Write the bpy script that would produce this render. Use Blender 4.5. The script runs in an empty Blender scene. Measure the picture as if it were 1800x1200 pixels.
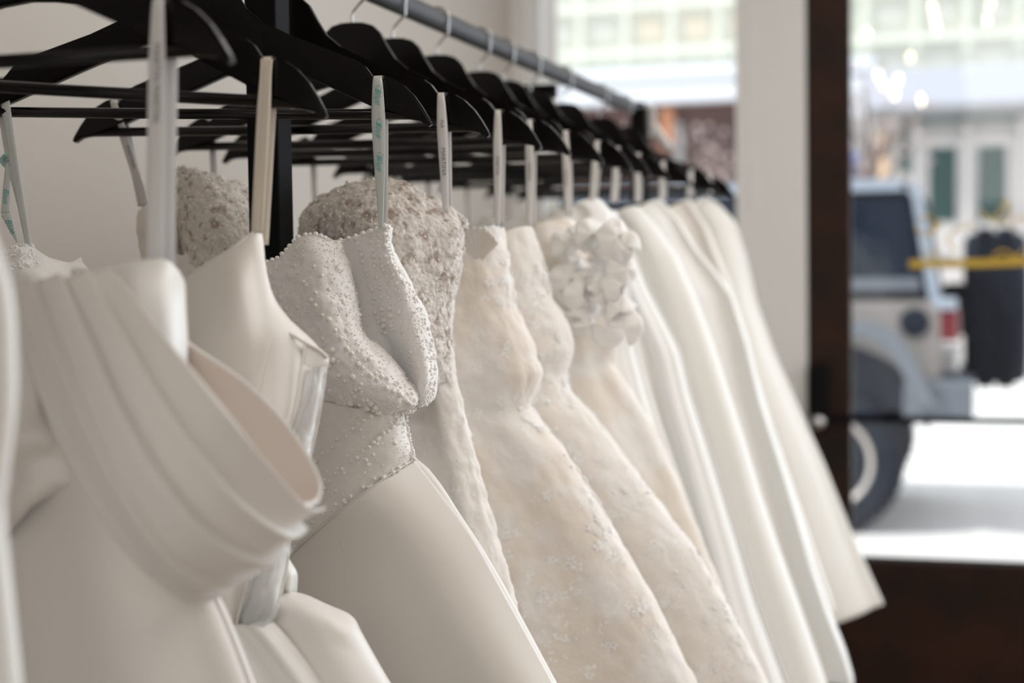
import bpy, bmesh, math, random
import numpy as np
from mathutils import Vector, Matrix, noise

# ------------------------------------------------------------------ camera, world, light
SC = bpy.context.scene
COL = SC.collection
SC.view_settings.view_transform = 'Standard'
SC.view_settings.look = 'None'
SC.view_settings.gamma = 1.0
SC.view_settings.use_curve_mapping = False
SC.view_settings.exposure = 0.0

F = 2750.0
YAW, PITCH, ROLL = math.radians(16.6), math.radians(2.67), 0.014
EYE = Vector((0, 0, 1.5))
fwd = Vector((-math.sin(YAW) * math.cos(PITCH), math.cos(YAW) * math.cos(PITCH), -math.sin(PITCH)))
right0 = Vector((math.cos(YAW), math.sin(YAW), 0))
up0 = right0.cross(fwd)
right = right0 * math.cos(ROLL) - up0 * math.sin(ROLL)
up = up0 * math.cos(ROLL) + right0 * math.sin(ROLL)
cam = bpy.data.cameras.new('camera')
cam.lens = F * 36 / 1800
cam.clip_end = 200
cam.clip_start = 0.02
cam.dof.use_dof = True
cam.dof.focus_distance = 1.52
cam.dof.aperture_fstop = 3.1
cam.dof.aperture_blades = 9
camo = bpy.data.objects.new('camera', cam)
COL.objects.link(camo)
camo.matrix_world = Matrix(((right.x, up.x, -fwd.x, EYE.x), (right.y, up.y, -fwd.y, EYE.y),
                            (right.z, up.z, -fwd.z, EYE.z), (0, 0, 0, 1)))
SC.camera = camo

world = bpy.data.worlds.new('sky')
SC.world = world
world.use_nodes = True
wn = world.node_tree.nodes
wn['Background'].inputs[0].default_value = (0.87, 0.93, 1.0, 1)
wn['Background'].inputs[1].default_value = 1.35

def lamp(name, kind, loc, rot, energy, color, size=None, size_y=None):
    l = bpy.data.lights.new(name, kind)
    l.energy = energy
    l.color = color
    if kind == 'AREA':
        l.shape = 'RECTANGLE'
        l.size = size
        l.size_y = size_y
    if kind == 'SUN':
        l.angle = size
    o = bpy.data.objects.new(name, l)
    o.location = loc
    o.rotation_euler = rot
    COL.objects.link(o)
    return o
R = math.radians
lamp('sun', 'SUN', (0, 0, 20), (R(15), R(-35), 0), 3.6, (1, .97, .93), R(4))
# area lamp for daylight from shop windows right of the door, outside the frame
lamp('daylight_front', 'AREA', (2.2, 4.85, 1.7), (R(-90), 0, 0), 84, (.78, .89, 1.0), 3.2, 2.4)
lamp('side_fill', 'AREA', (4.4, 3.0, 1.7), (0, R(90), 0), 44, (.93, .965, 1.0), 2.4, 3.4)  # added fill from the right, the wall there has no window
lamp('back_fill', 'AREA', (1.2, -2.6, 2.6), (R(62), 0, R(14)), 24, (1, .955, .90), 2.6, 1.4)  # added fill from behind the camera, lifts cloth facing it
# added warm fill at ceiling height, no fixtures there
lamp('overhead_fill', 'AREA', (1.3, 2.0, 3.1), (0, 0, 0), 23, (1, .945, .89), 1.6, 1.6)
lamp('overhead_fill', 'AREA', (.2, 3.4, 3.1), (0, 0, 0), 9, (1, .95, .9), 1.2, 1.2)

def at(px, py, Y):
    d = fwd * F + right * (px - 900) + up * (600 - py)
    return EYE + d * (Y / d.y)

# ------------------------------------------------------------------ materials
def mat(name, color, rough=.5, metal=0, **kw):
    m = bpy.data.materials.new(name)
    m.use_nodes = True
    nt = m.node_tree
    b = nt.nodes['Principled BSDF']
    b.inputs['Base Color'].default_value = (*color, 1)
    b.inputs['Roughness'].default_value = rough
    b.inputs['Metallic'].default_value = metal
    if 'sheen' in kw:
        b.inputs['Sheen Weight'].default_value = kw['sheen']
        b.inputs['Sheen Roughness'].default_value = .4
    if 'coat' in kw:
        b.inputs['Coat Weight'].default_value = kw['coat']
        b.inputs['Coat Roughness'].default_value = .1
    if 'spec' in kw:
        b.inputs['Specular IOR Level'].default_value = kw['spec']
    if 'alpha' in kw:
        b.inputs['Alpha'].default_value = kw['alpha']
    if 'aniso' in kw:
        b.inputs['Anisotropic'].default_value = kw['aniso']
    if 'sss' in kw:
        b.inputs['Subsurface Weight'].default_value = kw['sss']
        b.inputs['Subsurface Radius'].default_value = (.02, .015, .01)
        b.inputs['Subsurface Scale'].default_value = .5
    if 'emit' in kw:
        b.inputs['Emission Color'].default_value = (*kw['emit'][0], 1)
        b.inputs['Emission Strength'].default_value = kw['emit'][1]
    if 'bump' in kw:                       # (scale, strength, distance, kind)
        sc, st, di, kind = kw['bump']
        tc = nt.nodes.new('ShaderNodeTexCoord')
        if kind == 'voronoi':
            t = nt.nodes.new('ShaderNodeTexVoronoi')
            t.inputs['Scale'].default_value = sc
            out = t.outputs['Distance']
        else:
            t = nt.nodes.new('ShaderNodeTexNoise')
            t.inputs['Scale'].default_value = sc
            t.inputs['Detail'].default_value = 6
            out = t.outputs[0]
        nt.links.new(tc.outputs['Object'], t.inputs['Vector'])
        bp = nt.nodes.new('ShaderNodeBump')
        bp.inputs['Strength'].default_value = st
        bp.inputs['Distance'].default_value = di
        nt.links.new(out, bp.inputs['Height'])
        nt.links.new(bp.outputs[0], b.inputs['Normal'])
    if 'vary' in kw:                       # (colour2, scale, lo, hi, stretch)
        c2, sc, lo, hi, st = kw['vary']
        tc = nt.nodes.new('ShaderNodeTexCoord')
        mp = nt.nodes.new('ShaderNodeMapping')
        mp.inputs['Scale'].default_value = st
        t = nt.nodes.new('ShaderNodeTexNoise')
        t.inputs['Scale'].default_value = sc
        t.inputs['Detail'].default_value = 5
        r = nt.nodes.new('ShaderNodeMapRange')
        r.inputs['From Min'].default_value = lo
        r.inputs['From Max'].default_value = hi
        mx = nt.nodes.new('ShaderNodeMix')
        mx.data_type = 'RGBA'
        mx.inputs[6].default_value = (*color, 1)
        mx.inputs[7].default_value = (*c2, 1)
        nt.links.new(tc.outputs['Object'], mp.inputs[0])
        nt.links.new(mp.outputs[0], t.inputs['Vector'])
        nt.links.new(t.outputs[0], r.inputs['Value'])
        nt.links.new(r.outputs[0], mx.inputs[0])
        nt.links.new(mx.outputs[2], b.inputs['Base Color'])
    return m

M = {}
M['satin'] = mat('ivory_satin', (.82, .785, .74), .42, sheen=.25, bump=(900, .05, .001, 'noise'))
M['satin_cream'] = mat('cream_satin', (.82, .775, .715), .40, sheen=.25, bump=(900, .05, .001, 'noise'))
M['satin_white'] = mat('white_satin', (.84, .83, .80), .40, sheen=.3, bump=(900, .05, .001, 'noise'))
M['lining'] = mat('blush_lining', (.80, .69, .62), .6)
M['crepe'] = mat('ivory_crepe', (.83, .815, .775), .65, sheen=.3, bump=(500, .1, .001, 'noise'))
M['tulle'] = mat('tulle', (.85, .84, .815), .7, sheen=.5, bump=(240, .25, .001, 'noise'))
M['organza'] = mat('white_organza', (.95, .935, .91), .6, sheen=.7)
M['lace'] = mat('ivory_lace', (.84, .795, .74), .75, sheen=.3, bump=(170, .5, .002, 'noise'),
                vary=((.86, .83, .79), 20, .52, .62, (1, 1, 1)))
M['lace_taupe'] = mat('taupe_lace', (.74, .69, .64), .8, bump=(190, .7, .003, 'noise'),
                      vary=((.44, .36, .31), 85, .53, .62, (1, 1, 1)))  # darker tone painted in for shade in the lace recesses
M['lace_blush'] = mat('blush_lace', (.82, .75, .675), .8, sheen=.2, bump=(150, .4, .002, 'noise'),
                      vary=((.86, .825, .78), 14, .46, .60, (1, 1, 1)))
M['applique'] = mat('lace_applique', (.95, .935, .91), .6, sheen=.8)
M['bead_mesh'] = mat('beaded_net', (.90, .88, .855), .6, sheen=.8, bump=(260, .5, .0015, 'noise'),
                     vary=((.90, .89, .88), 55, .45, .6, (1, 1, 1)))
M['net'] = mat('cream_net', (.84, .81, .765), .65, bump=(600, .25, .001, 'noise'))
M['pearl'] = mat('pearl', (.90, .865, .83), .2, 0, spec=1, sheen=.4)
M['crystal'] = mat('crystal_bead', (.97, .965, .96), .28, 0, spec=1, sheen=.6)
M['ribbon'] = mat('ribbon', (.77, .76, .76), .45, sheen=.2)
M['ribbon_cream'] = mat('cream_ribbon', (.76, .69, .59), .35)
M['ribbon_sheer'] = mat('sheer_ribbon', (.70, .74, .72), .35, alpha=.93)
M['print_teal'] = mat('teal_print', (.10, .45, .45), .6)
M['print_grey'] = mat('grey_print', (.22, .21, .22), .6)
M['plastic'] = mat('clear_film', (.84, .85, .86), .22, spec=.6, alpha=.34, bump=(20, .4, .01, 'noise'))
M['black_wood'] = mat('black_lacquered_wood', (.003, .0026, .0026), .24, spec=.3,
                      vary=((.007, .004, .003), 30, .5, .7, (1, 1, 8)))
M['black_metal'] = mat('black_steel', (.005, .005, .006), .75, spec=.12)
M['rail_metal'] = mat('grey_steel', (.062, .062, .067), .6, 0, spec=.3)
M['chrome'] = mat('chrome', (.55, .55, .56), .25, 1.0)
M['wall'] = mat('wall_paint', (.52, .482, .44), .85, bump=(60, .05, .002, 'noise'))
M['white_paint'] = mat('white_trim_paint', (.82, .82, .81), .5)
M['ceiling'] = mat('ceiling_paint', (.80, .79, .77), .9)
M['floorwood'] = mat('floor_boards', (.36, .25, .16), .45, vary=((.24, .15, .09), 4, .4, .6, (1, 12, 1)))
M['darkwood'] = mat('dark_stained_wood', (.030, .010, .005), .5, spec=.25,
                    vary=((.012, .006, .004), 5, .4, .66, (1, 1, 1)), bump=(40, .1, .002, 'noise'))
M['gold'] = mat('gold_leaf', (.62, .42, .06), .35, .3)
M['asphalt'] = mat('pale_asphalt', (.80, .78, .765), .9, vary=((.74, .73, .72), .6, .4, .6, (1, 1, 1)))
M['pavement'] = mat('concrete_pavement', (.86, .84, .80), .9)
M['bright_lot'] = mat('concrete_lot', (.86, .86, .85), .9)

def glass_mat():
    m = bpy.data.materials.new('window_glass')
    m.use_nodes = True
    nt = m.node_tree
    nt.nodes.clear()
    o = nt.nodes.new('ShaderNodeOutputMaterial')
    mix = nt.nodes.new('ShaderNodeMixShader')
    t = nt.nodes.new('ShaderNodeBsdfTransparent')
    g = nt.nodes.new('ShaderNodeBsdfGlossy')
    g.inputs['Roughness'].default_value = .0
    f = nt.nodes.new('ShaderNodeFresnel')
    f.inputs[0].default_value = 1.42
    nt.links.new(f.outputs[0], mix.inputs[0])
    nt.links.new(t.outputs[0], mix.inputs[1])
    nt.links.new(g.outputs[0], mix.inputs[2])
    nt.links.new(mix.outputs[0], o.inputs[0])
    return m
M['glass'] = glass_mat()

# ------------------------------------------------------------------ helpers
def link_mesh(name, verts, faces, m, parent=None, smooth=True, uvs=None):
    me = bpy.data.meshes.new(name)
    me.from_pydata([tuple(v) for v in verts], [], faces)
    me.update()
    if smooth:
        me.polygons.foreach_set('use_smooth', [True] * len(me.polygons))
    me.materials.append(m)
    o = bpy.data.objects.new(name, me)
    COL.objects.link(o)
    set_parent(o, parent)
    return o

def wloc(o):
    v = Vector(o.location)
    return v if o.parent is None else v

def set_parent(o, parent):
    if parent is None:
        return
    o.parent = parent
    root = parent
    while root.parent is not None:
        root = root.parent
    if parent is root:
        o.matrix_parent_inverse = Matrix.Translation(-Vector(root.location))
    # sub-parts sit under a part whose own matrix is already the world frame

def thing(name, label, cat, loc=(0, 0, 0), group=None):
    o = bpy.data.objects.new(name, None)
    o.empty_display_size = .05
    o.location = loc
    COL.objects.link(o)
    o['label'] = label
    o['category'] = cat
    if group:
        o['group'] = group
    return o

def struct(o, label=None):
    o['kind'] = 'structure'
    if label:
        o['label'] = label
    return o

class MB:
    def __init__(s):
        s.v, s.f = [], []
    def add(s, vs, fs):
        n = len(s.v)
        s.v += [tuple(v) for v in vs]
        s.f += [tuple(i + n for i in f) for f in fs]
        return s
    def box(s, x0, x1, y0, y1, z0, z1, b=0):
        if b <= 0:
            vs = [(x, y, z) for z in (z0, z1) for y in (y0, y1) for x in (x0, x1)]
            return s.add(vs, [(0, 2, 3, 1), (4, 5, 7, 6), (0, 1, 5, 4), (2, 6, 7, 3), (0, 4, 6, 2), (1, 3, 7, 5)])
        bm = bmesh.new()
        r = bmesh.ops.create_cube(bm, size=1)
        for v in r['verts']:
            v.co = Vector(((x0 + x1) / 2 + v.co.x * (x1 - x0), (y0 + y1) / 2 + v.co.y * (y1 - y0), (z0 + z1) / 2 + v.co.z * (z1 - z0)))
        bmesh.ops.bevel(bm, geom=list(bm.edges), offset=b, segments=2, affect='EDGES', profile=.5)
        bm.verts.index_update()
        s.add([v.co.copy() for v in bm.verts], [[v.index for v in f.verts] for f in bm.faces])
        bm.free()
        return s
    def tube(s, pts, r, n=10, cap=True):
        pts = [Vector(p) for p in pts]
        rs = r if isinstance(r, (list, tuple)) else [r] * len(pts)
        rings = []
        ref = None
        for i, p in enumerate(pts):
            t = (pts[min(i + 1, len(pts) - 1)] - pts[max(i - 1, 0)]).normalized()
            if ref is None:
                ref = Vector((0, 0, 1)) if abs(t.z) < .9 else Vector((1, 0, 0))
            a = (ref - t * ref.dot(t)).normalized()
            ref = a
            b = t.cross(a)
            rings.append([p + (a * math.cos(2 * math.pi * k / n) + b * math.sin(2 * math.pi * k / n)) * rs[i] for k in range(n)])
        vs = [v for q in rings for v in q]
        fs = []
        for i in range(len(pts) - 1):
            for k in range(n):
                k2 = (k + 1) % n
                fs.append((i * n + k, i * n + k2, (i + 1) * n + k2, (i + 1) * n + k))
        if cap:
            fs.append(tuple(range(n))[::-1])
            fs.append(tuple((len(pts) - 1) * n + k for k in range(n)))
        return s.add(vs, fs)
    def prism(s, outline, axis, a0, a1):
        """outline: 2-D points; axis 'y' -> (x,z) swept along y; 'x' -> (y,z) swept along x"""
        n = len(outline)
        def p(q, a):
            return (q[0], a, q[1]) if axis == 'y' else (a, q[0], q[1])
        vs = [p(q, a0) for q in outline] + [p(q, a1) for q in outline]
        fs = [tuple(range(n)), tuple(range(2 * n - 1, n - 1, -1))]
        for i in range(n):
            j = (i + 1) % n
            fs.append((i, i + n, j + n, j))
        return s.add(vs, fs)
    def disc(s, c, axis, prof, n=32):
        """lathe: prof list of (radius, offset along axis)"""
        c = Vector(c)
        ax = {'x': (Vector((0, 1, 0)), Vector((0, 0, 1)), Vector((1, 0, 0))), 'y': (Vector((1, 0, 0)), Vector((0, 0, 1)), Vector((0, 1, 0))),
              'z': (Vector((1, 0, 0)), Vector((0, 1, 0)), Vector((0, 0, 1)))}[axis]
        vs, fs = [], []
        for r, o in prof:
            for k in range(n):
                a = 2 * math.pi * k / n
                vs.append(c + ax[0] * r * math.cos(a) + ax[1] * r * math.sin(a) + ax[2] * o)
        for i in range(len(prof) - 1):
            for k in range(n):
                k2 = (k + 1) % n
                fs.append((i * n + k, i * n + k2, (i + 1) * n + k2, (i + 1) * n + k))
        fs.append(tuple(range(n)))
        fs.append(tuple((len(prof) - 1) * n + k for k in range(n))[::-1])
        return s.add(vs, fs)
    def build(s, name, m, parent=None, smooth=False):
        o = link_mesh(name, s.v, s.f, m, parent, smooth)
        if smooth == 'auto':
            try:
                o.data.set_sharp_from_angle(angle=R(35))
            except Exception:
                pass
        return o

def cr(P, n):
    """smooth curve through control points along axis 0, knots spaced by chord length"""
    P = np.asarray(P, float)
    k = len(P)
    if k == 2:
        t = np.linspace(0, 1, n).reshape((-1,) + (1,) * (P.ndim - 1))
        return P[0] * (1 - t) + P[1] * t
    ch = np.sqrt(((P[1:] - P[:-1]) ** 2).sum(axis=-1))
    h = ch.reshape(k - 1, -1).mean(axis=1) + 1e-6
    sh = (-1,) + (1,) * (P.ndim - 1)
    D = (P[1:] - P[:-1]) / h.reshape(sh)
    T = np.empty_like(P)
    T[1:-1] = (D[:-1] * h[1:].reshape(sh) + D[1:] * h[:-1].reshape(sh)) / (h[1:] + h[:-1]).reshape(sh)
    T[0] = 1.5 * D[0] - .5 * T[1]
    T[-1] = 1.5 * D[-1] - .5 * T[-2]
    t = np.linspace(0, k - 1, n)
    i = np.minimum(t.astype(int), k - 2)
    u = (t - i).reshape(sh)
    hh = h[i].reshape(sh)
    a, b = P[i], P[i + 1]
    return ((2 * u ** 3 - 3 * u ** 2 + 1) * a + (u ** 3 - 2 * u ** 2 + u) * hh * T[i]
            + (3 * u ** 2 - 2 * u ** 3) * b + (u ** 3 - u ** 2) * hh * T[i + 1])

def nz(x, y, z=0.):
    return noise.noise(Vector((x, y, z)))

def grid_faces(nv, nu, wrap=False):
    fs = []
    for j in range(nv - 1):
        for i in range(nu if wrap else nu - 1):
            i2 = (i + 1) % nu
            fs.append((j * nu + i, j * nu + i2, (j + 1) * nu + i2, (j + 1) * nu + i))
    return fs

def normals(G, wrap=False):
    du = (np.roll(G, -1, 1) - np.roll(G, 1, 1)) if wrap else np.gradient(G, axis=1)
    dv = np.gradient(G, axis=0)
    n = np.cross(du, dv)
    l = np.linalg.norm(n, axis=2, keepdims=True)
    return n / np.maximum(l, 1e-9)

def patch(name, rows, Y0, m, parent, nu=50, nv=50, thick=.002, disp=None):
    """cloth panel through real points; rows of (px, py, depth offset)"""
    C = [[list(at(p[0], p[1], Y0 + p[2])) for p in r] for r in rows]
    A = cr(np.array(C), nv)
    G = cr(A.transpose(1, 0, 2), nu).transpose(1, 0, 2)
    N = normals(G)
    if N[..., 1].mean() > 0:
        N = -N
    if disp:
        D = np.zeros((nv, nu))
        for j in range(nv):
            for i in range(nu):
                D[j, i] = disp(i / (nu - 1), j / (nv - 1), G[j, i])
        G = G + N * D[..., None]
    fs = grid_faces(nv, nu)
    o = link_mesh(name, G.reshape(-1, 3), fs, m, parent)
    if thick:
        s = o.modifiers.new('thickness', 'SOLIDIFY')
        s.thickness = thick
        s.offset = 0
    return o, G, normals(G) * (1 if normals(G)[..., 1].mean() < 0 else -1)

random.seed(7)
ICO = None
def ico(sub):
    bm = bmesh.new()
    bmesh.ops.create_icosphere(bm, subdivisions=sub, radius=1)
    bm.verts.index_update()
    r = ([v.co.copy() for v in bm.verts], [tuple(v.index for v in f.verts) for f in bm.faces])
    bm.free()
    return r
ICO1, ICO2 = ico(1), ico(2)

def beads(name, spots, m, parent, hi=False, kind='stuff', label=None):
    """spots: (point, normal, radius); one mesh of small beads"""
    V0, F0 = ICO2 if hi else ICO1
    V0 = np.array([tuple(v) for v in V0])
    nV = len(V0)
    vs, fs = [], []
    for k, (p, n, r) in enumerate(spots):
        c = np.array(p) + np.array(n) * r * .7
        vs.append(V0 * r + c)
        fs += [(a + k * nV, b + k * nV, c_ + k * nV) for a, b, c_ in F0]
    if not vs:
        return None
    o = link_mesh(name, np.concatenate(vs), fs, m, parent)
    if kind:
        o['kind'] = kind
    if label:
        o['label'] = label
    return o

def petals(name, spots, m, parent, npet=5, curl=.06):
    """raised lace motifs: small open flowers of cupped petals, aligned to the cloth"""
    vs, fs = [], []
    for (p, n, r) in spots:
        n = Vector(n).normalized()
        t = n.orthogonal().normalized()
        b = n.cross(t)
        p = Vector(p)
        a0 = random.random() * 6.28
        for q in range(npet):
            a = a0 + 2 * math.pi * q / npet
            w = math.pi / npet * .8
            k = len(vs)
            rr = r * random.uniform(.75, 1.15)
            for (da, rad, hh) in ((0, .12, .05), (-w, .62, .10), (0, .55, .14), (w, .62, .10), (0, 1.0, curl)):
                vs.append(p + (t * math.cos(a + da) + b * math.sin(a + da)) * rad * rr + n * (hh * rr + .0008))
            fs += [(k, k + 1, k + 2), (k, k + 2, k + 3), (k + 1, k + 4, k + 2), (k + 2, k + 4, k + 3)]
    if not vs:
        return None
    o = link_mesh(name, vs, fs, m, parent)
    o['kind'] = 'stuff'
    return o

def sample(G, N, u, v):
    j = min(max(int(v * (G.shape[0] - 1)), 0), G.shape[0] - 1)
    i = min(max(int(u * (G.shape[1] - 1)), 0), G.shape[1] - 1)
    return G[j, i], N[j, i]

def scatter(G, N, n, r0, r1, us=(0, 1), vs=(0, 1), keep=None, clump=0):
    out = []
    for _ in range(n):
        u, v = random.uniform(*us), random.uniform(*vs)
        if keep and not keep(u, v):
            continue
        p, q = sample(G, N, u, v)
        if clump and nz(p[0] * clump, p[1] * clump * .5, p[2] * clump) < .0:
            continue
        j = (random.uniform(-1, 1) * .002, 0, random.uniform(-1, 1) * .002)
        out.append((np.array(p) + j, q, random.uniform(r0, r1)))
    return out

# ------------------------------------------------------------------ room
XW, YF = -1.48, 5.0
ZC = 3.2
w_ = MB().box(XW - .15, XW, -4, 5.6, -.1, ZC + .1)
struct(w_.build('wall_left', M['wall']), 'plain pale wall behind the gown rack')
struct(MB().box(XW - .1, 4.8, -4.1, YF + .1, -.12, -.02).build('floor', M['floorwood']))
fl = bpy.data.objects['floor']
for k in range(14):                      # boards of the shop floor
    x0 = XW + .02 + k * .43
    b = MB().box(x0, x0 + .425, -4, YF - .02, -.02, 0.0, .002).build('plank', M['floorwood'], fl)
    b.matrix_parent_inverse = Matrix.Identity(4)
struct(MB().box(XW - .1, 4.8, -4.1, YF + .1, ZC, ZC + .12).build('ceiling', M['ceiling']))
struct(MB().box(4.6, 4.75, -4, YF + .1, -.1, ZC).build('wall_right', M['wall']))
struct(MB().box(XW - .1, 4.7, -4.15, -4, -.1, ZC).build('wall_back', M['wall']))
def X(px, Y=YF, py=500):
    return at(px, py, Y).x
def Z(py, px=1500, Y=YF):
    return at(px, py, Y).z
xa, xb = X(930), X(1320)
xc, xd = X(1419), X(1496)
wf = MB()
wf.box(XW, xa, YF, YF + .16, 0, ZC)
wf.box(xa, xb, YF, YF + .16, 0, .55)
wf.box(xa, xb, YF, YF + .16, 2.95, ZC)
wf.box(xb, xc, YF - .02, YF + .16, 0, ZC, .004)
wf.box(xc, xd + 1.0, YF, YF + .16, 2.5, ZC)
wf.box(xd + 1.0, 4.7, YF, YF + .16, 0, .5)
wf.box(xd + 1.0, xd + 1.15, YF, YF + .16, .5, ZC)
wf.box(xd + 1.15, 4.7, YF, YF + .16, 2.9, ZC)
wfo = struct(wf.build('wall_front', M['white_paint']), 'white painted shop front wall with slim pillar between window and door')
# window 1 : white framed window behind the far end of the rack
w1 = struct(MB().box(xa, xa + .035, YF + .03, YF + .1, .55, 2.95).box(xb - .04, xb, YF - .03, YF + .1, .55, 2.95)
            .box(xa, xb, YF + .03, YF + .1, .55, .6).box(xa, xb, YF + .03, YF + .1, 2.9, 2.95).build('window_1', M['white_paint']),
            'tall white framed shop window behind the far end of the rack')
g = MB().box(xa + .03, xb - .03, YF + .06, YF + .066, .58, 2.92).build('glass_pane', M['glass'], w1)
w2 = struct(MB().box(xd + 1.15, xd + 1.19, YF + .03, YF + .1, .5, 2.9).box(4.56, 4.6, YF + .03, YF + .1, .5, 2.9).build('window_2', M['white_paint']))
# door
zb = at(1650, 988, YF).z
dr = thing('door_1', 'dark stained wooden shop door with large glass pane', 'door', (xc, YF, 0))
dr['kind'] = 'structure'
del dr['category']
dx1 = xd + .995
MB().box(xc, xd, YF - .01, YF + .045, .01, 2.5, .004).build('stile', M['darkwood'], dr)
MB().box(dx1 - .12, dx1, YF - .01, YF + .045, .01, 2.5, .004).build('stile', M['darkwood'], dr)
MB().box(xd, dx1 - .12, YF - .01, YF + .045, .01, zb, .004).build('bottom_rail', M['darkwood'], dr)
MB().box(xd, dx1 - .12, YF - .01, YF + .045, 2.36, 2.5, .004).build('top_rail', M['darkwood'], dr)
dg = MB().box(xd - .01, dx1 - .11, YF + .014, YF + .02, zb - .01, 2.37).build('glass_pane', M['glass'], dr)
MB().box(xd, dx1 - .12, YF - .012, YF + .014, zb - .002, zb + .012, .003).build('glazing_bead', M['rail_metal'], dr)
pz = at(1640, 738, YF - .06).z
MB().tube([(xd - .10, YF - .065, pz), (dx1 - .02, YF - .065, pz)], .011, 16).build('push_bar', M['black_metal'], dr, 'auto')
mt = MB().box(xd - .125, xd - .07, YF - .07, YF - .01, pz - .04, pz + .17, .008).build('lock_plate', M['black_metal'], dr, 'auto')
MB().disc((xd - .095, YF - .075, pz - .01), 'y', [(.02, 0), (.024, -.008), (.016, -.016), (.001, -.018)], 20).build('lock_knob', M['chrome'], dr, True)
# gold lettering decal on the door glass
def strip_curve(pts, w, th, y):
    mb = MB()
    P = cr(np.array(pts), 40)
    T = np.gradient(P, axis=0)
    T /= np.linalg.norm(T, axis=1, keepdims=True)
    vs = []
    for p, t in zip(P, T):
        n = np.array([-t[1], t[0]])
        for sgn in (-1, 1):
            q = p + n * w * sgn
            vs.append((q[0], y, q[1]))
    fs = [(2 * i, 2 * i + 1, 2 * i + 3, 2 * i + 2) for i in range(39)]
    mb.add(vs, fs)
    return mb
def dp(px, py):
    p = at(px, py, YF + .012)
    return (p.x, p.z)
dc = strip_curve([dp(1598, 464), dp(1660, 463), dp(1730, 462), dp(1830, 458), dp(1950, 454)], .0125, 0, YF + .012)
for c in ([(1610, 400), (1625, 412), (1645, 405), (1638, 385), (1655, 400)], [(1616, 390), (1630, 378), (1642, 392), (1634, 408)],
          [(1680, 440), (1665, 420), (1690, 400), (1715, 395)], [(1725, 370), (1740, 385), (1758, 372), (1768, 352), (1775, 372), (1762, 392), (1742, 384)],
          [(1780, 400), (1795, 380), (1812, 395), (1830, 370)], [(1622, 440), (1636, 450), (1650, 436)], [(1745, 452), (1762, 440), (1785, 450), (1800, 438)]):
    m2 = strip_curve([dp(*q) for q in c], .0035, 0, YF + .012)
    dc.add(m2.v, m2.f)
dco = dc.build('gold_lettering', M['gold'], dr)
dco['label'] = 'gold painted script and underline on the door glass'

# ------------------------------------------------------------------ street
GZ = .06
struct(MB().box(-14, 12, YF + .16, 7.35, GZ - .2, GZ + .03).build('pavement', M['pavement']), 'sunlit concrete pavement outside the shop')
struct(MB().box(-14, 12, 7.35, 7.5, GZ - .2, GZ + .02, .01).build('kerb', M['pavement']))
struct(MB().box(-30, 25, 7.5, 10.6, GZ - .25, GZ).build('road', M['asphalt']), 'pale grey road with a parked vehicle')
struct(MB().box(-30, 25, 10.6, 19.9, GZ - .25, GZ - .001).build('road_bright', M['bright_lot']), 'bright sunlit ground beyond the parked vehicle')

M['bld'] = mat('pale_green_panel', (.73, .745, .655), .7)
M['bld_white'] = mat('white_fascia', (.76, .79, .84), .6)
M['fascia_blue'] = mat('lavender_fascia', (.53, .555, .62), .6)
M['bld_glass'] = mat('pale_window', (.60, .61, .545), .3)
M['bld_glass_warm'] = mat('warm_window', (.66, .61, .49), .3)
M['mullion'] = mat('pale_mullion', (.76, .78, .69), .6)
M['shop_white'] = mat('storefront_white', (.60, .575, .56), .6)
M['teal'] = mat('teal_glass', (.045, .085, .08), .35, spec=.2)
M['teal_frame'] = mat('dark_teal_trim', (.02, .09, .085), .5)
M['brick'] = mat('brown_brick', (.095, .046, .040), .9, vary=((.085, .05, .045), 2.0, .4, .6, (1, 1, 3)))
M['brick_dark'] = mat('dark_shop_window', (.075, .045, .042), .6)
M['orange'] = mat('terracotta', (.50, .22, .12), .9)
M['peach'] = mat('peach_paint', (.85, .60, .40), .8)
M['blue'] = mat('blue_sign', (.02, .10, .38), .5)
M['grey'] = mat('awning_grey', (.30, .30, .30), .8)
YB = 20.0
def P(px, py, Y=YB):
    return at(px, py, Y)
bt = thing('office_building', 'pale green panelled building across the street above white storefront', 'building', (0, YB, GZ))
def bbox_px(mb, x0, y0, x1, y1, Y, d0=0, d1=.1):
    a, b = P((x0), (y0 + y1) / 2, Y), P(x1, (y0 + y1) / 2, Y)
    zt, zb_ = P((x0 + x1) / 2, y0, Y).z, P((x0 + x1) / 2, y1, Y).z
    mb.box(a.x, b.x, Y + d0, Y + d1, zb_, zt)
    return mb
zt = P(1250, 178).z
bz = zt
zbase = P(1250, 120).z
MB().box(-14, 9, YB + .1, YB + .6, zt + .05, zt + 9).build('wall', M['bld'], bt)
MB().box(-14, P(1540, 200).x, YB - .15, YB + .12, zt, zt + .22, .01).build('white_band', M['bld_white'], bt)
MB().box(-14, P(1540, 200).x, YB - .1, YB + .12, zt + .28, zt + .46, .01).build('white_band', M['bld_white'], bt)
pitch_x = P(1220, 100).x - P(1138, 100).x
x0 = P(980, 50).x
fx0 = P(1530, 150).x
zfas = P(1700, 126).z
zr0 = P(1100, 52).z
wz = P(1100, 35).z - P(1100, 78).z
pz_ = P(1640, 17).z - P(1640, 103).z
wm = None
for r in range(-1, 4):
    for c in range(-8, 14):
        cx = x0 + c * pitch_x
        cz = zr0 + r * pz_ + (-.0 if r >= 0 else 0)
        if cz - wz / 2 < (zt + .5 if cx < fx0 else zfas - .05):
            continue
        if cx > 4.5:
            continue
        w = pitch_x * .56
        o = MB().box(cx - w / 2, cx + w / 2, YB + .06, YB + .11, cz - wz / 2, cz + wz / 2).build(
            'window', M['bld_glass_warm'] if (r == 0 and 1 < c < 6) else M['bld_glass'], bt)
for r in range(0, 5):
    z = zr0 - pz_ / 2 + r * pz_
    MB().box(-14, 9, YB, YB + .1, z - .05, z + .05).build('mullion', M['mullion'], bt)
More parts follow.
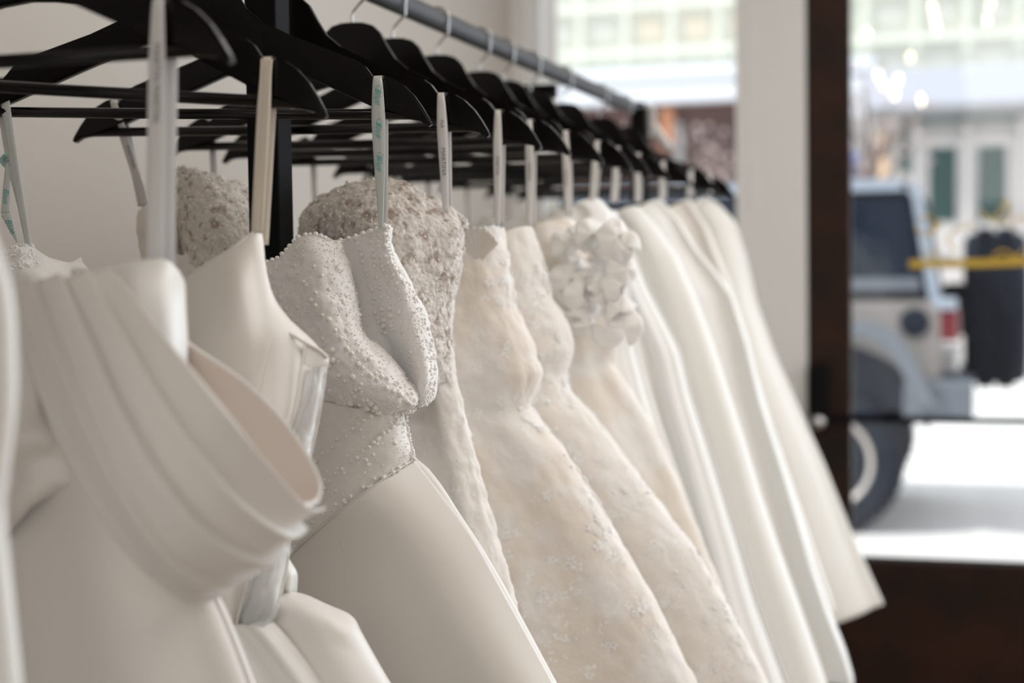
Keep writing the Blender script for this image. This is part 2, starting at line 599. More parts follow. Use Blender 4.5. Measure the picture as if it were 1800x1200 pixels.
for c in range(-8, 15):
    x = x0 + (c - .5) * pitch_x
    MB().box(x - .035, x + .035, YB + .01, YB + .1, zt + .5, zt + 9).build('mullion', M['mullion'], bt)
# fascia and storefront seen through the door
fx0, fx1 = P(1530, 150).x, 9
MB().box(fx0, fx1, YB - .5, YB + .1, P(1700, 190).z, P(1700, 126).z, .02).build('fascia', M['fascia_blue'], bt)
MB().box(fx0, fx1, YB - .45, YB + .1, P(1700, 205).z, P(1700, 190).z).build('soffit', M['grey'], bt)
MB().box(P(1500, 300).x, fx1, YB + .1, YB + .5, GZ, P(1700, 198).z).build('storefront_wall', M['shop_white'], bt)
MB().box(P(1615, 300).x, P(1790, 300).x, YB + .0, YB + .12, P(1700, 213).z, P(1700, 205).z).build('teal_lintel', M['teal_frame'], bt)
MB().box(P(1584, 300).x, P(1599, 300).x, YB + .0, YB + .12, P(1590, 302).z, P(1590, 205).z).build('teal_post', M['teal_frame'], bt)
MB().box(P(1540, 300).x, P(1560, 300).x, YB + .0, YB + .12, P(1550, 330).z, P(1550, 232).z).build('peach_panel', M['peach'], bt)
MB().box(P(1484, 300).x, P(1508, 300).x, YB - .1, YB + .1, P(1500, 310).z, P(1500, 268).z).build('blue_sign', M['blue'], bt)
for (a, b) in ((1634, 1681), (1719, 1769)):
    xa_, xb_ = P(a, 320).x, P(b, 320).x
    z0, z1 = P(1700, 388).z, P(1700, 258).z
    d = MB().box(xa_ - .12, xb_ + .12, YB + .02, YB + .1, GZ, z1 + .14, .01).build('storefront_door', M['shop_white'], bt)
    MB().box(xa_, xb_, YB - .0, YB + .03, z0, z1).build('door_glass', M['teal'], d)
    MB().box(xa_ + .02, xb_ - .02, YB - .02, YB + .03, z0 - .5, z0 - .42, .01).build('door_handle', M['chrome'], d)
for px in (1610, 1700, 1795):
    MB().box(P(px - 6, 300).x, P(px + 6, 300).x, YB - .1, YB + .1, GZ, P(1700, 213).z, .02).build('pilaster', M['shop_white'], bt)
# brown brick recess under the band
br = thing('brick_shopfront', 'dark brown brick shopfront under the white band across the street', 'building', (P(1230, 300).x, YB, GZ))
MB().box(-14, P(1495, 300).x, YB + .1, YB + .5, GZ, zt, 0).build('wall', M['brick'], br)
MB().box(P(1163, 250).x, P(1184, 250).x, YB - .05, YB + .1, P(1170, 262).z, P(1170, 190).z).build('terracotta_panel', M['orange'], br)
MB().box(P(1186, 250).x, P(1200, 250).x, YB - .02, YB + .1, GZ, P(1190, 215).z).build('door_frame', M['grey'], br)
MB().box(P(1212, 250).x, P(1300, 250).x, YB + .05, YB + .105, P(1190, 330).z, P(1190, 225).z).build('shop_window', M['brick_dark'], br)

# bare street tree with pale blossom
M['bark'] = mat('bark', (.16, .12, .10), .9)
M['blossom'] = mat('blossom', (.50, .40, .38), .7)
def street_tree(px, Yt, ztop, seed, label, zc):
    rnd = random.Random(seed)
    b = P(px, 300, Yt)
    t = thing('street_tree', label, 'tree', (b.x, Yt, GZ))
    mb = MB().tube([(b.x, Yt, GZ), (b.x + .02, Yt, zc * .5), (b.x - .01, Yt, zc)], [.06, .05, .035], 8)
    tips = []
    for k in range(16):
        a = rnd.uniform(0, 6.28)
        L = rnd.uniform(.5, 1.0) * (ztop - zc) * .7
        z0 = zc - rnd.uniform(0, .5)
        p1 = (b.x + math.cos(a) * L * .4, Yt + math.sin(a) * L * .4, z0 + L * .5)
        p2 = (b.x + math.cos(a) * L * .75, Yt + math.sin(a) * L * .75, z0 + L * rnd.uniform(.7, 1.1))
        mb.tube([(b.x, Yt, z0), p1, p2], [.022, .014, .006], 5)
        tips += [p1, p2, tuple((Vector(p1) + Vector(p2)) / 2)]
    mb.build('trunk', M['bark'], t, True)
    sp = []
    for q in tips:
        for _ in range(2):
            sp.append(((q[0] + rnd.gauss(0, .09), q[1] + rnd.gauss(0, .09), q[2] + rnd.gauss(0, .09)), (0, 0, 1), rnd.uniform(.015, .035)))
    beads('blossom', sp, M['blossom'], t)
street_tree(1300, 15.0, 3.3, 3, 'small blossoming tree before the brown brick shopfront', 2.2)
street_tree(1528, 16.5, 3.9, 5, 'small blossoming tree seen just right of the door stile', 2.6)

# ------------------------------------------------------------------ off-road vehicle
M['car_body'] = mat('silver_beige_paint', (.33, .31, .30), .35, .3, coat=.8)
M['car_top'] = mat('pale_roof_edge', (.36, .42, .50), .35, coat=.5)
M['car_black'] = mat('black_trim', (.014, .020, .034), .6, spec=.2)
M['car_grey'] = mat('grey_trim', (.15, .17, .20), .55)
M['car_glass'] = mat('tinted_glass', (.012, .020, .036), .15, spec=.3)
M['tyre'] = mat('tyre_rubber', (.012, .017, .028), .8, spec=.2, bump=(30, .6, .02, 'voronoi'))
M['alloy'] = mat('alloy', (.62, .58, .54), .35, .6)
M['tail'] = mat('tail_lamp_red', (.16, .012, .02), .25, coat=1)
YJ = 8.5
def J(px, py, Y=YJ):
    return at(px, py, Y)
xr = J(1652, 500).x           # rear of the tub
jp = thing('off_road_car', 'silver beige off-road car with rear spare wheel parked across pavement', 'car', (xr - 2, YJ + .8, GZ))
zroof, zbelt, zsill = J(1600, 318).z, J(1600, 528).z, J(1600, 712).z
ztub = zbelt
wcx, wcz = J(1452, 800).x, GZ + .40
def arc(cx, cz, r, a0, a1, n):
    return [(cx + r * math.cos(R(a0 + (a1 - a0) * k / n)), cz + r * math.sin(R(a0 + (a1 - a0) * k / n))) for k in range(n + 1)]
wf2 = wcx - 2.55
# tub with wheel arch cut-outs
tub = [(xr, zsill), (xr, ztub), (xr - 2.45, ztub), (xr - 2.5, ztub - .02), (xr - 3.75, ztub - .06), (xr - 3.85, ztub - .2), (xr - 3.85, zsill + .05)]
tub += [(wf2 - .5, zsill + .02)] + arc(wf2, wcz, .50, 175, 5, 12) + [(wf2 + .52, zsill)] + [(wcx - .52, zsill)] + arc(wcx, wcz, .54, 175, 15, 12)
MB().prism(tub, 'y', YJ, YJ + 1.55).build('body', M['car_body'], jp)
# hard top
top = [(xr - .01, zbelt), (xr - .10, zroof - .06), (xr - .16, zroof - .01), (xr - .3, zroof), (xr - 2.1, zroof - .01), (xr - 2.25, zroof - .05), (xr - 2.5, zbelt)]
MB().prism(top, 'y', YJ + .06, YJ + 1.48).build('hard_top', M['car_black'], jp)
MB().prism([(xr - .155, zroof - .045), (xr - .165, zroof - .0), (xr - .3, zroof + .02), (xr - 2.15, zroof + .01), (xr - 2.25, zroof - .05)], 'y', YJ + .03, YJ + 1.5).build('roof_panel', M['car_top'], jp)
MB().prism([(xr + .005, zbelt), (xr - .10, zroof - .03), (xr - .16, zroof - .0), (xr - .20, zroof - .02), (xr - .14, zroof - .08), (xr - .055, zbelt)], 'y', YJ + .03, YJ + .07).build('rear_pillar', M['car_top'], jp)
MB().prism([(xr - .11, zbelt + .09), (xr - .17, zroof - .09), (xr - .9, zroof - .09), (xr - .9, zbelt + .09)], 'y', YJ + .035, YJ + .062).build('side_window', M['car_glass'], jp)
MB().box(xr - .9, xr - .1, YJ + .03, YJ + .06, zbelt + .05, zbelt + .12, .01).build('window_trim', M['car_grey'], jp)
for k in range(2):
    a = xr - .98 - k * .62
    o = MB().box(a - .52, a, YJ - .012, YJ + .02, zsill + .08, zbelt, .02).build('door', M['car_body'], jp)
    MB().box(a - .50, a - .02, YJ + .03, YJ + .06, zbelt + .03, zroof - .09, .01).build('door_window', M['car_glass'], o)
    MB().box(a - .12, a - .03, YJ - .04, YJ - .01, zbelt - .1, zbelt - .07, .008).build('door_handle', M['car_black'], o)
def fender(cx):
    prof_ = [(1300, 690), (1330, 620), (1372, 572), (1430, 566), (1530, 567), (1578, 586), (1614, 640), (1645, 712)]
    pin = [(1612, 712), (1590, 662), (1562, 616), (1524, 592), (1430, 590), (1385, 596), (1352, 640), (1325, 695)]
    off = cx - wcx
    q = [(J(a, b, YJ - .1).x + off, J(a, b, YJ - .1).z) for a, b in prof_ + pin]
    MB().prism(q, 'y', YJ - .13, YJ + .03).build('fender', M['car_grey'], jp)
    MB().prism(arc(cx, wcz, .62, 155, 25, 14) + [(cx - .62, wcz - .2), (cx + .62, wcz - .2)][::-1][:0], 'y', YJ - .006, YJ + .3).build('wheel_well', M['car_black'], jp)
fender(wcx)
fender(wf2)
def wheel(cx, y, axis='y', name='wheel', cz=None, x=None, r=.385, wd=1.0):
    cz = GZ + r if cz is None else cz
    c = (cx, y, cz)
    t = MB().disc(c, axis, [(a, b * wd) for a, b in [(.24, -.10), (.27, -.125), (r - .04, -.13), (r - .01, -.11), (r, -.07), (r, .07), (r - .01, .11), (r - .04, .13), (.24, .10)]], 48).build(name, M['tyre'], jp, 'auto')
    ri = MB().disc(c, axis, [(.02, -.06), (.09, -.07), (.10, -.05), (.21, -.04), (.225, -.10), (.25, -.115), (.27, -.10), (.27, .1), (.02, .1)], 40)
    ri.build('rim', M['alloy'], t, 'auto')
    lug = MB()
    for k in range(40):                # tread blocks
        a = 2 * math.pi * k / 40
        for s in (-1, 1):
            rr = r + .004
            q = (rr * math.cos(a), rr * math.sin(a))
            if axis == 'y':
                lug.box(cx + q[0] - .022, cx + q[0] + .022, y + s * .055 - .045, y + s * .055 + .045, cz + q[1] - .02, cz + q[1] + .02, .004)
            else:
                lug.box(cx + s * .055 - .045, cx + s * .055 + .045, y + q[0] - .022, y + q[0] + .022, cz + q[1] - .02, cz + q[1] + .02, .004)
    lo = lug.build('tread', M['tyre'], t)
    lo['kind'] = 'stuff'
wheel(wcx, YJ + .06)
wheel(wf2, YJ + .06)
wheel(wcx, YJ + 1.45)
wheel(wf2, YJ + 1.45)
sp = J(1745, 548)
wheel(sp.x + .02, YJ + .80, 'x', 'spare_wheel', J(1745, 545, YJ + .4).z, r=.43, wd=1.3)
MB().box(xr, sp.x - .05, YJ + .70, YJ + .9, J(1745, 600).z, J(1745, 500).z, .02).build('spare_bracket', M['car_black'], jp)
xb0, xb1 = J(1588, 700, YJ - .05).x, J(1712, 700, YJ - .05).x
MB().box(xb0, xb1, YJ - .06, YJ + 1.6, J(1650, 738).z, J(1650, 668).z, .02).build('rear_bumper', M['car_grey'], jp)
MB().box(xr - .02, xr + .10, YJ + .0, YJ + .16, J(1650, 600).z, J(1650, 538).z, .02).build('tail_light', M['tail'], jp)
MB().box(xr - .03, xr + .09, YJ - .02, YJ + .15, J(1650, 545).z, J(1650, 524).z, .015).build('tail_light_cap', M['car_top'], jp)
MB().box(xr - .01, xr + .1, YJ + .02, YJ + .2, J(1650, 655).z, J(1650, 610).z, .02).build('tow_bracket', M['chrome'], jp)
fc = J(1608, 567)
MB().disc((fc.x, YJ, fc.z), 'y', [(.078, 0), (.078, -.012), (.06, -.016), (.001, -.016)], 28).build('fuel_cap', M['car_black'], jp, 'auto')
MB().box(xr - 4.05, xr - 3.85, YJ + .0, YJ + 1.55, .45, .68, .03).build('front_bumper', M['car_grey'], jp)
MB().box(wf2 + .6, wcx - .6, YJ - .08, YJ + .05, .42, .48, .01).build('side_step', M['car_black'], jp)
# a second parked car at left behind, only its pale roof shows over the gowns
M['car_white'] = mat('pale_blue_white_paint', (.62, .70, .80), .3, coat=.8)

# ------------------------------------------------------------------ rack
XR, ZR, RR = -.74, 1.856, .015
rack = thing('garment_rack', 'black square-post clothes rack with round grey rail holding bridal gowns', 'rack', (XR, 1.53, 0))
MB().tube([(XR, -.3, ZR), (XR, 3.52, ZR)], RR, 24).build('rail', M['rail_metal'], rack, 'auto')
for y in (1.53, 3.44, -.25):
    MB().box(XR, XR + .036, y - .018, y + .018, .02, ZR - .004, .002).build('post', M['black_metal'], rack)
    MB().box(XR - .25, XR + .28, y - .02, y + .02, 0, .03, .003).build('foot', M['black_metal'], rack)
MB().box(XR - .22, XR - .0, 2.78, 2.80, ZR - .045, ZR - .02, .002).build('cross_bar', M['black_metal'], rack)
MB().disc((XR, 3.52, ZR), 'y', [(.014, 0), (.021, .001), (.021, .012), (.001, .016)], 20).build('end_cap', M['black_metal'], rack, 'auto')

# ------------------------------------------------------------------ hangers
HALF = .242
def hanger_mesh():
    top = [(0, .155), (.014, .1545), (.026, .151), (.036, .142), (.045, .126), (.056, .109), (.072, .096), (.10, .083), (.135, .070), (.168, .0575),
           (.176, .052), (.183, .043), (.187, .0385), (.192, .0385), (.196, .0430), (.203, .0405), (.214, .034), (.225, .0235), (.233, .0125), (.240, .001), (.242, -.004)]
    bot = [(.239, -.006), (.231, -.001), (.215, .002), (.19, .010), (.15, .028), (.11, .046), (.075, .061), (.045, .073), (.02, .079), (0, .080)]
    bm = bmesh.new()
    out = top + bot
    rt = [(x, z) for x, z in out]
    lf = [(-x, z) for x, z in out[::-1]][1:-1]
    ring = rt + lf
    vf, vb = [], []
    for x, z in ring:
        c = -.010 * (abs(x) / HALF) ** 2          # arms sweep gently forwards
        vf.append(bm.verts.new((x, c - .0062, z)))
        vb.append(bm.verts.new((x, c + .0062, z)))
    n = len(ring)
    nt = len(top)
    # faces as strips between top edge and bottom edge (keeps the curve clean)
    bm.faces.new(vf[::-1])
    bm.faces.new(vb)
    for i in range(n):
        j = (i + 1) % n
        bm.faces.new((vf[i], vf[j], vb[j], vb[i]))
    bmesh.ops.recalc_face_normals(bm, faces=bm.faces)
    ed = [e for e in bm.edges if len(e.link_faces) == 2 and e.calc_face_angle(0) > 1.2 and abs(e.verts[0].co.y - e.verts[1].co.y) < .006]
    bmesh.ops.bevel(bm, geom=ed, offset=.0024, segments=2, affect='EDGES')
    bmesh.ops.triangulate(bm, faces=[f for f in bm.faces if len(f.verts) > 6])
    me = bpy.data.meshes.new('hanger_body')
    bm.to_mesh(me)
    bm.free()
    return me
HB = hanger_mesh()
HB.materials.append(M['black_wood'])
def lmesh(mb, name, m, smooth=True):
    me = bpy.data.meshes.new(name)
    me.from_pydata(mb.v, [], mb.f)
    me.update()
    if smooth:
        me.polygons.foreach_set('use_smooth', [True] * len(me.polygons))
    me.materials.append(m)
    return me
HBAR = lmesh(MB().tube([(-.222, -.008, .006), (0, -.004, .0055), (.222, -.008, .006)], .0052, 12), 'trouser_bar', M['black_wood'])
hz = .155
hk = [(0, 0, hz - .004), (0, 0, hz + .012), (.006, 0, hz + .020), (.016, 0, hz + .030)]
cz_ = hz + .050
for k in range(11):
    a = R(-20 + 22 * k)
    hk.append((.0178 * math.cos(a), 0, cz_ + .0178 * math.sin(a)))
HHOOK = lmesh(MB().tube([tuple(p) for p in cr(np.array(hk), 40)], .0017, 8), 'hook', M['chrome'])
Z0 = ZR - cz_                                # height of the hanger's bar line
def hanger(y, yaw, roll, label, x=XR):
    t = thing('clothes_hanger', label, 'hanger', (x, y, ZR + RR), 'black wooden hangers on the rail')
    t.rotation_euler = (0, R(roll), R(yaw))
    for nm, me in (('body', HB), ('trouser_bar', HBAR), ('hook', HHOOK)):
        o = bpy.data.objects.new(nm, me)
        COL.objects.link(o)
        o.parent = t
        o.location = (0, 0, -(cz_ + RR))
    bpy.context.view_layer.update()
    return t
def on_hanger(t, lx, lz, ly=-.008):
    Mx = Matrix.Translation(t.location) @ t.rotation_euler.to_matrix().to_4x4()
    return Mx @ Vector((lx, ly, lz - cz_ - RR))

# ------------------------------------------------------------------ straps
def strap(parent, a, b, w0, w1, m, name='strap', bow=0., twist=0., wm=None, n=24, th=.0006):
    """flat ribbon strip from a (upper) to b (lower)"""
    a, b = Vector(a), Vector(b)
    d = (b - a).normalized()
    s0 = Vector((1, .12, 0))
    s0 = (s0 - d * s0.dot(d)).normalized()
    nrm = d.cross(s0).normalized()
    if nrm.y > 0:
        nrm = -nrm
    vs = []
    for k in range(n):
        t = k / (n - 1)
        p = a.lerp(b, t) + nrm * bow * math.sin(math.pi * t)
        w = (w0 + (w1 - w0) * t) / 2
        if wm:
            w = (w0 + (wm - w0) * min(t / .28, 1) ** .7 if t < .28 else wm + (w1 - wm) * ((t - .28) / .72) ** 1.3) / 2
        ang = twist * t * t
        s = s0 * math.cos(ang) + nrm * math.sin(ang)
        q = nrm * math.cos(ang) - s0 * math.sin(ang)
        for c in (-1, -.33, .33, 1):
            vs.append(p + s * w * c + q * (.0006 * (1 - c * c)))
    o = link_mesh(name, vs, grid_faces(n, 4), m, parent)
    sd = o.modifiers.new('thickness', 'SOLIDIFY')
    sd.thickness = th
    return o, (a, d, s0, nrm)

def over_notch(parent, hgr, sgn, b1, b2, w, m, name='strap', w1=None, **kw):
    """ribbon loop lying in the hanger's notch: front strand to b1, back strand to b2"""
    top = on_hanger(hgr, sgn * .1895, .0405, 0)
    f = on_hanger(hgr, sgn * .1895, .0400, -.0185)
    bk = on_hanger(hgr, sgn * .1895, .0400, .0)
    w1 = w1 or w
    o, fr = strap(parent, f, b1, w * .62, w1, m, name, wm=w, **kw)
    strap(parent, bk + Vector((0, .001, 0)), b2, w * .62, w1, m, name, wm=w * .9)
    # saddle across the top edge of the wood
    pts = [f, f + Vector((0, .002, .0022)), top + Vector((0, 0, .003)), bk + Vector((0, -.0015, .0022)), bk]
    vs = []
    for p in pts:
        for c in (-.5, .5):
            vs.append(p + Vector((c * w * .62, 0, 0)))
    sd = link_mesh('strap_fold', vs, grid_faces(5, 2), m, o)
    return o, fr

def lettering(txt, parent, fr, t0, L, size, m, off=0., shear=0., small=False):
    a, d, s, n = fr
    cu = bpy.data.curves.new('lettering', 'FONT')
    cu.body = txt
    cu.size = size
    cu.shear = shear
    cu.fill_mode = 'FRONT'
    cu.align_y = 'CENTER'
    cu.space_character = 1.05
    tmp = bpy.data.objects.new('t', cu)
    COL.objects.link(tmp)
    dg = bpy.context.evaluated_depsgraph_get()
    me = bpy.data.meshes.new_from_object(tmp.evaluated_get(dg))
    bpy.data.objects.remove(tmp)
    me.name = 'lettering'
    me.materials.clear()
    me.materials.append(m)
    org = a + d * t0 + n * .0017 + s * off
    x, y = d, s
    z = x.cross(y)
    if z.y > 0:
        y = -s
        z = x.cross(y)
    Mx = Matrix(((x.x, y.x, z.x, org.x), (x.y, y.y, z.y, org.y), (x.z, y.z, z.z, org.z), (0, 0, 0, 1)))
    me.transform(Mx)
    o = bpy.data.objects.new('lettering', me)
    COL.objects.link(o)
    o.parent = parent
    return o

# ------------------------------------------------------------------ gowns
def profile(prof, Y, zend):
    """right-hand edge: list of (px,py) -> arrays X(z), extended to zend"""
    pts = [at(px, py, Y) for px, py in prof]
    xs = [p.x for p in pts]
    zs = [p.z for p in pts]
    if zs[-1] > zend:
        s = (xs[-1] - xs[-2]) / (zs[-1] - zs[-2])
        dz = zend - zs[-1]
        xs += [xs[-1] + s * dz * .3, xs[-1] + s * dz * .7]
        zs += [zs[-1] + dz * .35, zend]
    return np.array(xs[::-1]), np.array(zs[::-1])

def loft(name, parent, prof, Y, m, zend=.06, cx=XR, left=.85, depth=(.05, .10), folds=(9, .0, .02), nu=120, nv=90,
         seed=0, top=(.02, .187), rough=0., rfreq=60, sharp=1., ztop_drop=.03, lean=0., fine=None, tilt=0.):
    xs, zs = profile(prof, Y, zend)
    o_ = np.argsort(zs)
    xs, zs = xs[o_], zs[o_]
    zt, zb = zs[-1], zs[0]
    rnd = random.Random(seed)
    ph = [rnd.uniform(0, 6.28) for _ in range(4)]
    G = np.zeros((nv, nu, 3))
    k1 = folds[0]
    for j in range(nv):
        t = j / (nv - 1)
        z = zt + (zb - zt) * (t ** 1.35)
        xr_ = float(np.interp(z, zs, xs))
        hw_r = xr_ - cx
        xl = max(cx - max(hw_r * left, .04), -1.40)
        c = (xr_ + xl) / 2
        hw = (xr_ - xl) / 2
        dd = depth[0] + (depth[1] - depth[0]) * t ** .8
        am = folds[1] + (folds[2] - folds[1]) * t ** .7
        for i in range(nu):
            a = 2 * math.pi * i / nu
            ca, sa = math.cos(a), math.sin(a)
            ex = math.copysign(abs(ca) ** .92, ca)
            ey = math.copysign(abs(sa) ** .92, sa)
            f = math.sin(k1 * a + ph[0] + .8 * math.sin(2 * a + ph[1])) + .5 * math.sin((k1 * 1.9) * a + ph[2] + .6 * math.sin(t * 4 + ph[3]))
            if sharp != 1.:
                f = math.copysign(abs(f) ** sharp, f)
            y = Y + lean * t + dd * ey + am * f * (.35 + .65 * abs(sa))
            x = c + hw * ex - abs(f) * am * .15 * abs(ca)
            if fine:
                w_ = fine[1] * math.sin(fine[0] * a + 1.3 * math.sin(3 * a + t * 2)) * min(1, t * 3)
                y += w_ * (.3 + sa * .7)
                x += w_ * ca * .5
            zz = z
            if top[0]:
                w = math.exp(-((abs(x - cx) - top[1]) / .06) ** 2)
                zz = z - (ztop_drop * (1 - w)) * max(0, 1 - t * 9)
            if tilt:
                zz += tilt * (ex - 1) * t ** 5
            G[j, i] = (x, y, zz)
    N = normals(G, True)
    ctr = G.mean(axis=1, keepdims=True)
    if ((G - ctr) * N).sum() < 0:
        N = -N
    if rough:
        for j in range(nv):
            for i in range(nu):
                p = G[j, i]
                G[j, i] = p + N[j, i] * rough * (nz(p[0] * rfreq, p[1] * rfreq, p[2] * rfreq) + .6 * abs(nz(p[0] * rfreq * 2.3, p[1] * rfreq * 2.3, p[2] * rfreq * 2.3)))
    o = link_mesh(name, G.reshape(-1, 3), grid_faces(nv, nu, True), m, parent)
    s = o.modifiers.new('thickness', 'SOLIDIFY')
    s.thickness = .0015
    return o, G, N

def right_front(G, z0=None):
    """limit scatter to the side turned to the room (front and right quarter)"""
    return lambda u, v: (u > .5 or u < .12)

def gown(label, y, group='wedding gowns on the rack'):
    return thing('wedding_gown', label, 'dress', (XR, y, .05), group)

# ---- gown at the very edge, nearest ------------------------------------
h0 = hanger(.70, 2, 1, 'black wooden hanger nearest the camera, past the left picture edge')
g0 = gown('plain white satin gown whose edge just enters at far left', .70)
loft('skirt', g0, [(-40, 300), (-12, 400), (8, 470), (17, 560), (20, 700), (8, 800), (-5, 900), (10, 1050), (30, 1250)], .70, M['satin_white'], depth=(.03, .06), folds=(7, .0, .012), seed=3, nv=70)
over_notch(g0, h0, 1, at(-60, 320, .69), at(-62, 320, .705), .012, M['ribbon'])

# ---- off-shoulder satin gown, blurred foreground ------------------------
Y1 = 1.0
h1 = hanger(Y1 + .005, 1, 0, 'black wooden hanger, blurred, second nearest, over the off-shoulder satin gown')
g1 = gown('blurred ivory satin gown with a wide pleated off-shoulder drape', Y1)
pleat = lambda u, v, p: .010 * (abs(((v * 4.0) % 1.0) - .0) ** .6) * (1 - .3 * u) - .004
def rows_d(rows, dys):
    return [[(x, y, d if not isinstance(d, list) else d[i]) for i, (x, y) in enumerate(r)] for r, d in zip(rows, dys)]
cd = [-.055, -.075, -.085, -.085, -.070, -.045, -.012]
band = [
    [(188, 482), (258, 560), (325, 640), (400, 732), (470, 822), (524, 884), (557, 880)],
    [(150, 486), (215, 590), (275, 690), (348, 800), (425, 890), (492, 934), (524, 918)],
    [(108, 490), (165, 612), (222, 732), (292, 850), (372, 942), (452, 980), (494, 956)],
    [(60, 492), (113, 630), (168, 768), (234, 888), (312, 984), (384, 1016), (440, 990)],
    [(14, 492), (68, 640), (122, 782), (188, 902), (264, 992), (340, 1042), (402, 1014)],
    [(0, 510), (56, 655), (112, 800), (180, 915), (262, 1000), (338, 1040), (396, 1010)]]
dys = [[c + e for c in cd] for e in (0, -.012, -.018, -.014, .0, .03)]
def pl(u, v, p):
    w = (v * 5.2) % 1.0
    return .0075 * (1 - w) ** 1.5 * (v < .96)
patch('draped_sleeve', rows_d(band, dys), Y1, M['satin'], g1, 70, 110, .0015, pl)
far = [
    [(195, 478), (262, 540), (325, 598), (432, 674), (517, 765), (561, 845), (557, 880)],
    [(190, 500), (255, 570), (318, 650), (400, 735), (475, 815), (528, 868), (545, 880)],
    [(180, 540), (240, 620), (300, 700), (380, 800), (440, 870), (490, 900), (520, 900)]]
o, _, _ = patch('sleeve_lining', rows_d(far, [[-.045, -.02, .0, .025, .030, .018, -.010], [-.03, -.01, .015, .03, .03, .02, 0], [-.02, 0, .01, .02, .02, .01, 0]]),
                Y1, M['lining'], g1, 50, 30, .0015)
o['label'] = 'blush inside of the draped sleeve'
MB().tube([tuple(p) for p in cr(np.array([list(at(x, y, Y1 + d)) for (x, y), d in zip(far[0], [-.045, -.02, 0, .025, .03, .018, -.010])]), 50)], .0013, 8).build('rolled_edge', M['satin'], g1, True)
MB().tube([tuple(p) for p in cr(np.array([list(at(x, y, Y1 + d - .002)) for (x, y), d in zip(band[0], cd)]), 50)], .0016, 8).build('rolled_edge', M['satin'], g1, True)
cup = [
    [(128, 474, .01), (180, 468, -.01), (240, 463, -.02), (288, 459, -.015), (312, 470, 0), (322, 495, .02)],
    [(128, 520, 0), (185, 515, -.03), (245, 512, -.045), (290, 512, -.035), (317, 515, -.01), (325, 530, .015)],
    [(130, 600, 0), (190, 600, -.03), (250, 600, -.05), (295, 600, -.04), (320, 600, -.01), (325, 610, .015)],
    [(140, 720, 0), (200, 720, -.02), (260, 720, -.03), (300, 720, -.02), (318, 720, 0), (322, 720, .015)],
    [(180, 900, 0), (220, 900, -.01), (270, 900, -.02), (310, 900, -.01), (335, 900, 0), (345, 900, .015)]]
def wr(a, f1, f2):
    return lambda u, v, p: a * nz(u * f1, v * f2, 3.3)
patch('bodice', cup, Y1, M['satin_white'], g1, 40, 50, .002, lambda u, v, p: .0035 * nz(u * 3 - v * 2, v * 4 + u * 3, 1.2))
fd = [
    [(-60, 540, -.02), (0, 560, -.04), (60, 610, -.04), (112, 700, -.02), (165, 800, .02)],
    [(-60, 700, -.03), (0, 720, -.06), (60, 730, -.06), (118, 760, -.04), (172, 815, .01)],
    [(-60, 850, -.03), (0, 850, -.06), (60, 820, -.06), (120, 810, -.04), (176, 830, .01)],
    [(-60, 985, -.02), (0, 950, -.045), (55, 895, -.05), (115, 862, -.03), (178, 842, .015)]]
patch('bodice_drape', fd, Y1, M['satin'], g1, 40, 50, .002, lambda u, v, p: .005 * math.sin(v * 15 + 2 * u) + .004 * nz(u * 5, v * 5))
loft('skirt', g1, [(322, 640), (330, 800), (345, 900), (362, 1000), (372, 1040), (400, 1100), (442, 1210)], Y1, M['satin'], depth=(.03, .085), folds=(6, .002, .022), seed=12, nv=90, top=(0, .1))
s1, fr1 = over_notch(g1, h1, 1, at(272, 470, Y1 - .01), at(292, 470, Y1 + .01), .013, M['ribbon'])
lettering('MARTIN MARTIN', s1, fr1, .03, .1, .007, M['print_grey'])

# ---- cream satin gown with clear film panel -----------------------------
Y2 = 1.19
h2 = hanger(1.178, 12, 4.6, 'black wooden hanger tilted down to the right, with cream strap in its notch')
g2 = gown('cream satin gown with spaghetti strap and clear film along its open back', Y2)
bod = [
    [(320, 498, .0), (368, 462, -.02), (410, 436, -.02), (438, 414, -.01), (452, 405, -.002), (459, 412, .008)],
    [(318, 545, -.01), (372, 520, -.04), (420, 492, -.04), (450, 470, -.02), (461, 462, -.005), (465, 466, .008)],
    [(316, 600, -.01), (378, 585, -.05), (430, 560, -.05), (462, 540, -.03), (476, 530, -.01), (479, 532, .008)],
    [(316, 660, -.01), (388, 650, -.05), (440, 630, -.05), (478, 606, -.035), (515, 600, -.015), (562, 618, .012)],
    [(320, 730, -.01), (392, 720, -.05), (442, 705, -.055), (486, 695, -.04), (522, 690, -.02), (548, 668, .010)],
    [(326, 830, -.01), (382, 822, -.045), (430, 815, -.05), (466, 808, -.04), (490, 803, -.02), (508, 790, .008)],
    [(340, 960, .0), (372, 955, -.03), (402, 952, -.04), (430, 946, -.03), (452, 940, -.015), (470, 932, .006)],
    [(350, 1145, .01), (366, 1142, -.02), (380, 1140, -.025), (392, 1138, -.02), (402, 1135, -.01), (413, 1130, .004)]]
patch('bodice', bod, Y2, M['satin_cream'], g2, 60, 90, .0025, lambda u, v, p: .004 * nz(u * 3.5, v * 5, 8.) * (u < .9))
def seam(pts, r, m, parent, name='seam'):
    q = [list(at(x, y, Y)) for x, y, Y in pts]
    return MB().tube([tuple(p) for p in cr(np.array(q), 40)], r, 8).build(name, m, parent, True)
seam([(484, 571, Y2 - .012), (505, 584, Y2 - .016), (533, 600, Y2 - .012), (562, 616, Y2 + .004), (575, 628, Y2 + .012)], .0016, M['satin_cream'], g2, 'piping')
seam([(535, 606, Y2 - .016), (523, 690, Y2 - .026), (497, 803, Y2 - .028), (455, 942, Y2 - .024), (406, 1135, Y2 - .014)], .0011, M['satin_cream'], g2)
seam([(480, 602, Y2 - .04), (455, 700, Y2 - .056), (436, 780, Y2 - .055)], .0008, M['satin_cream'], g2)
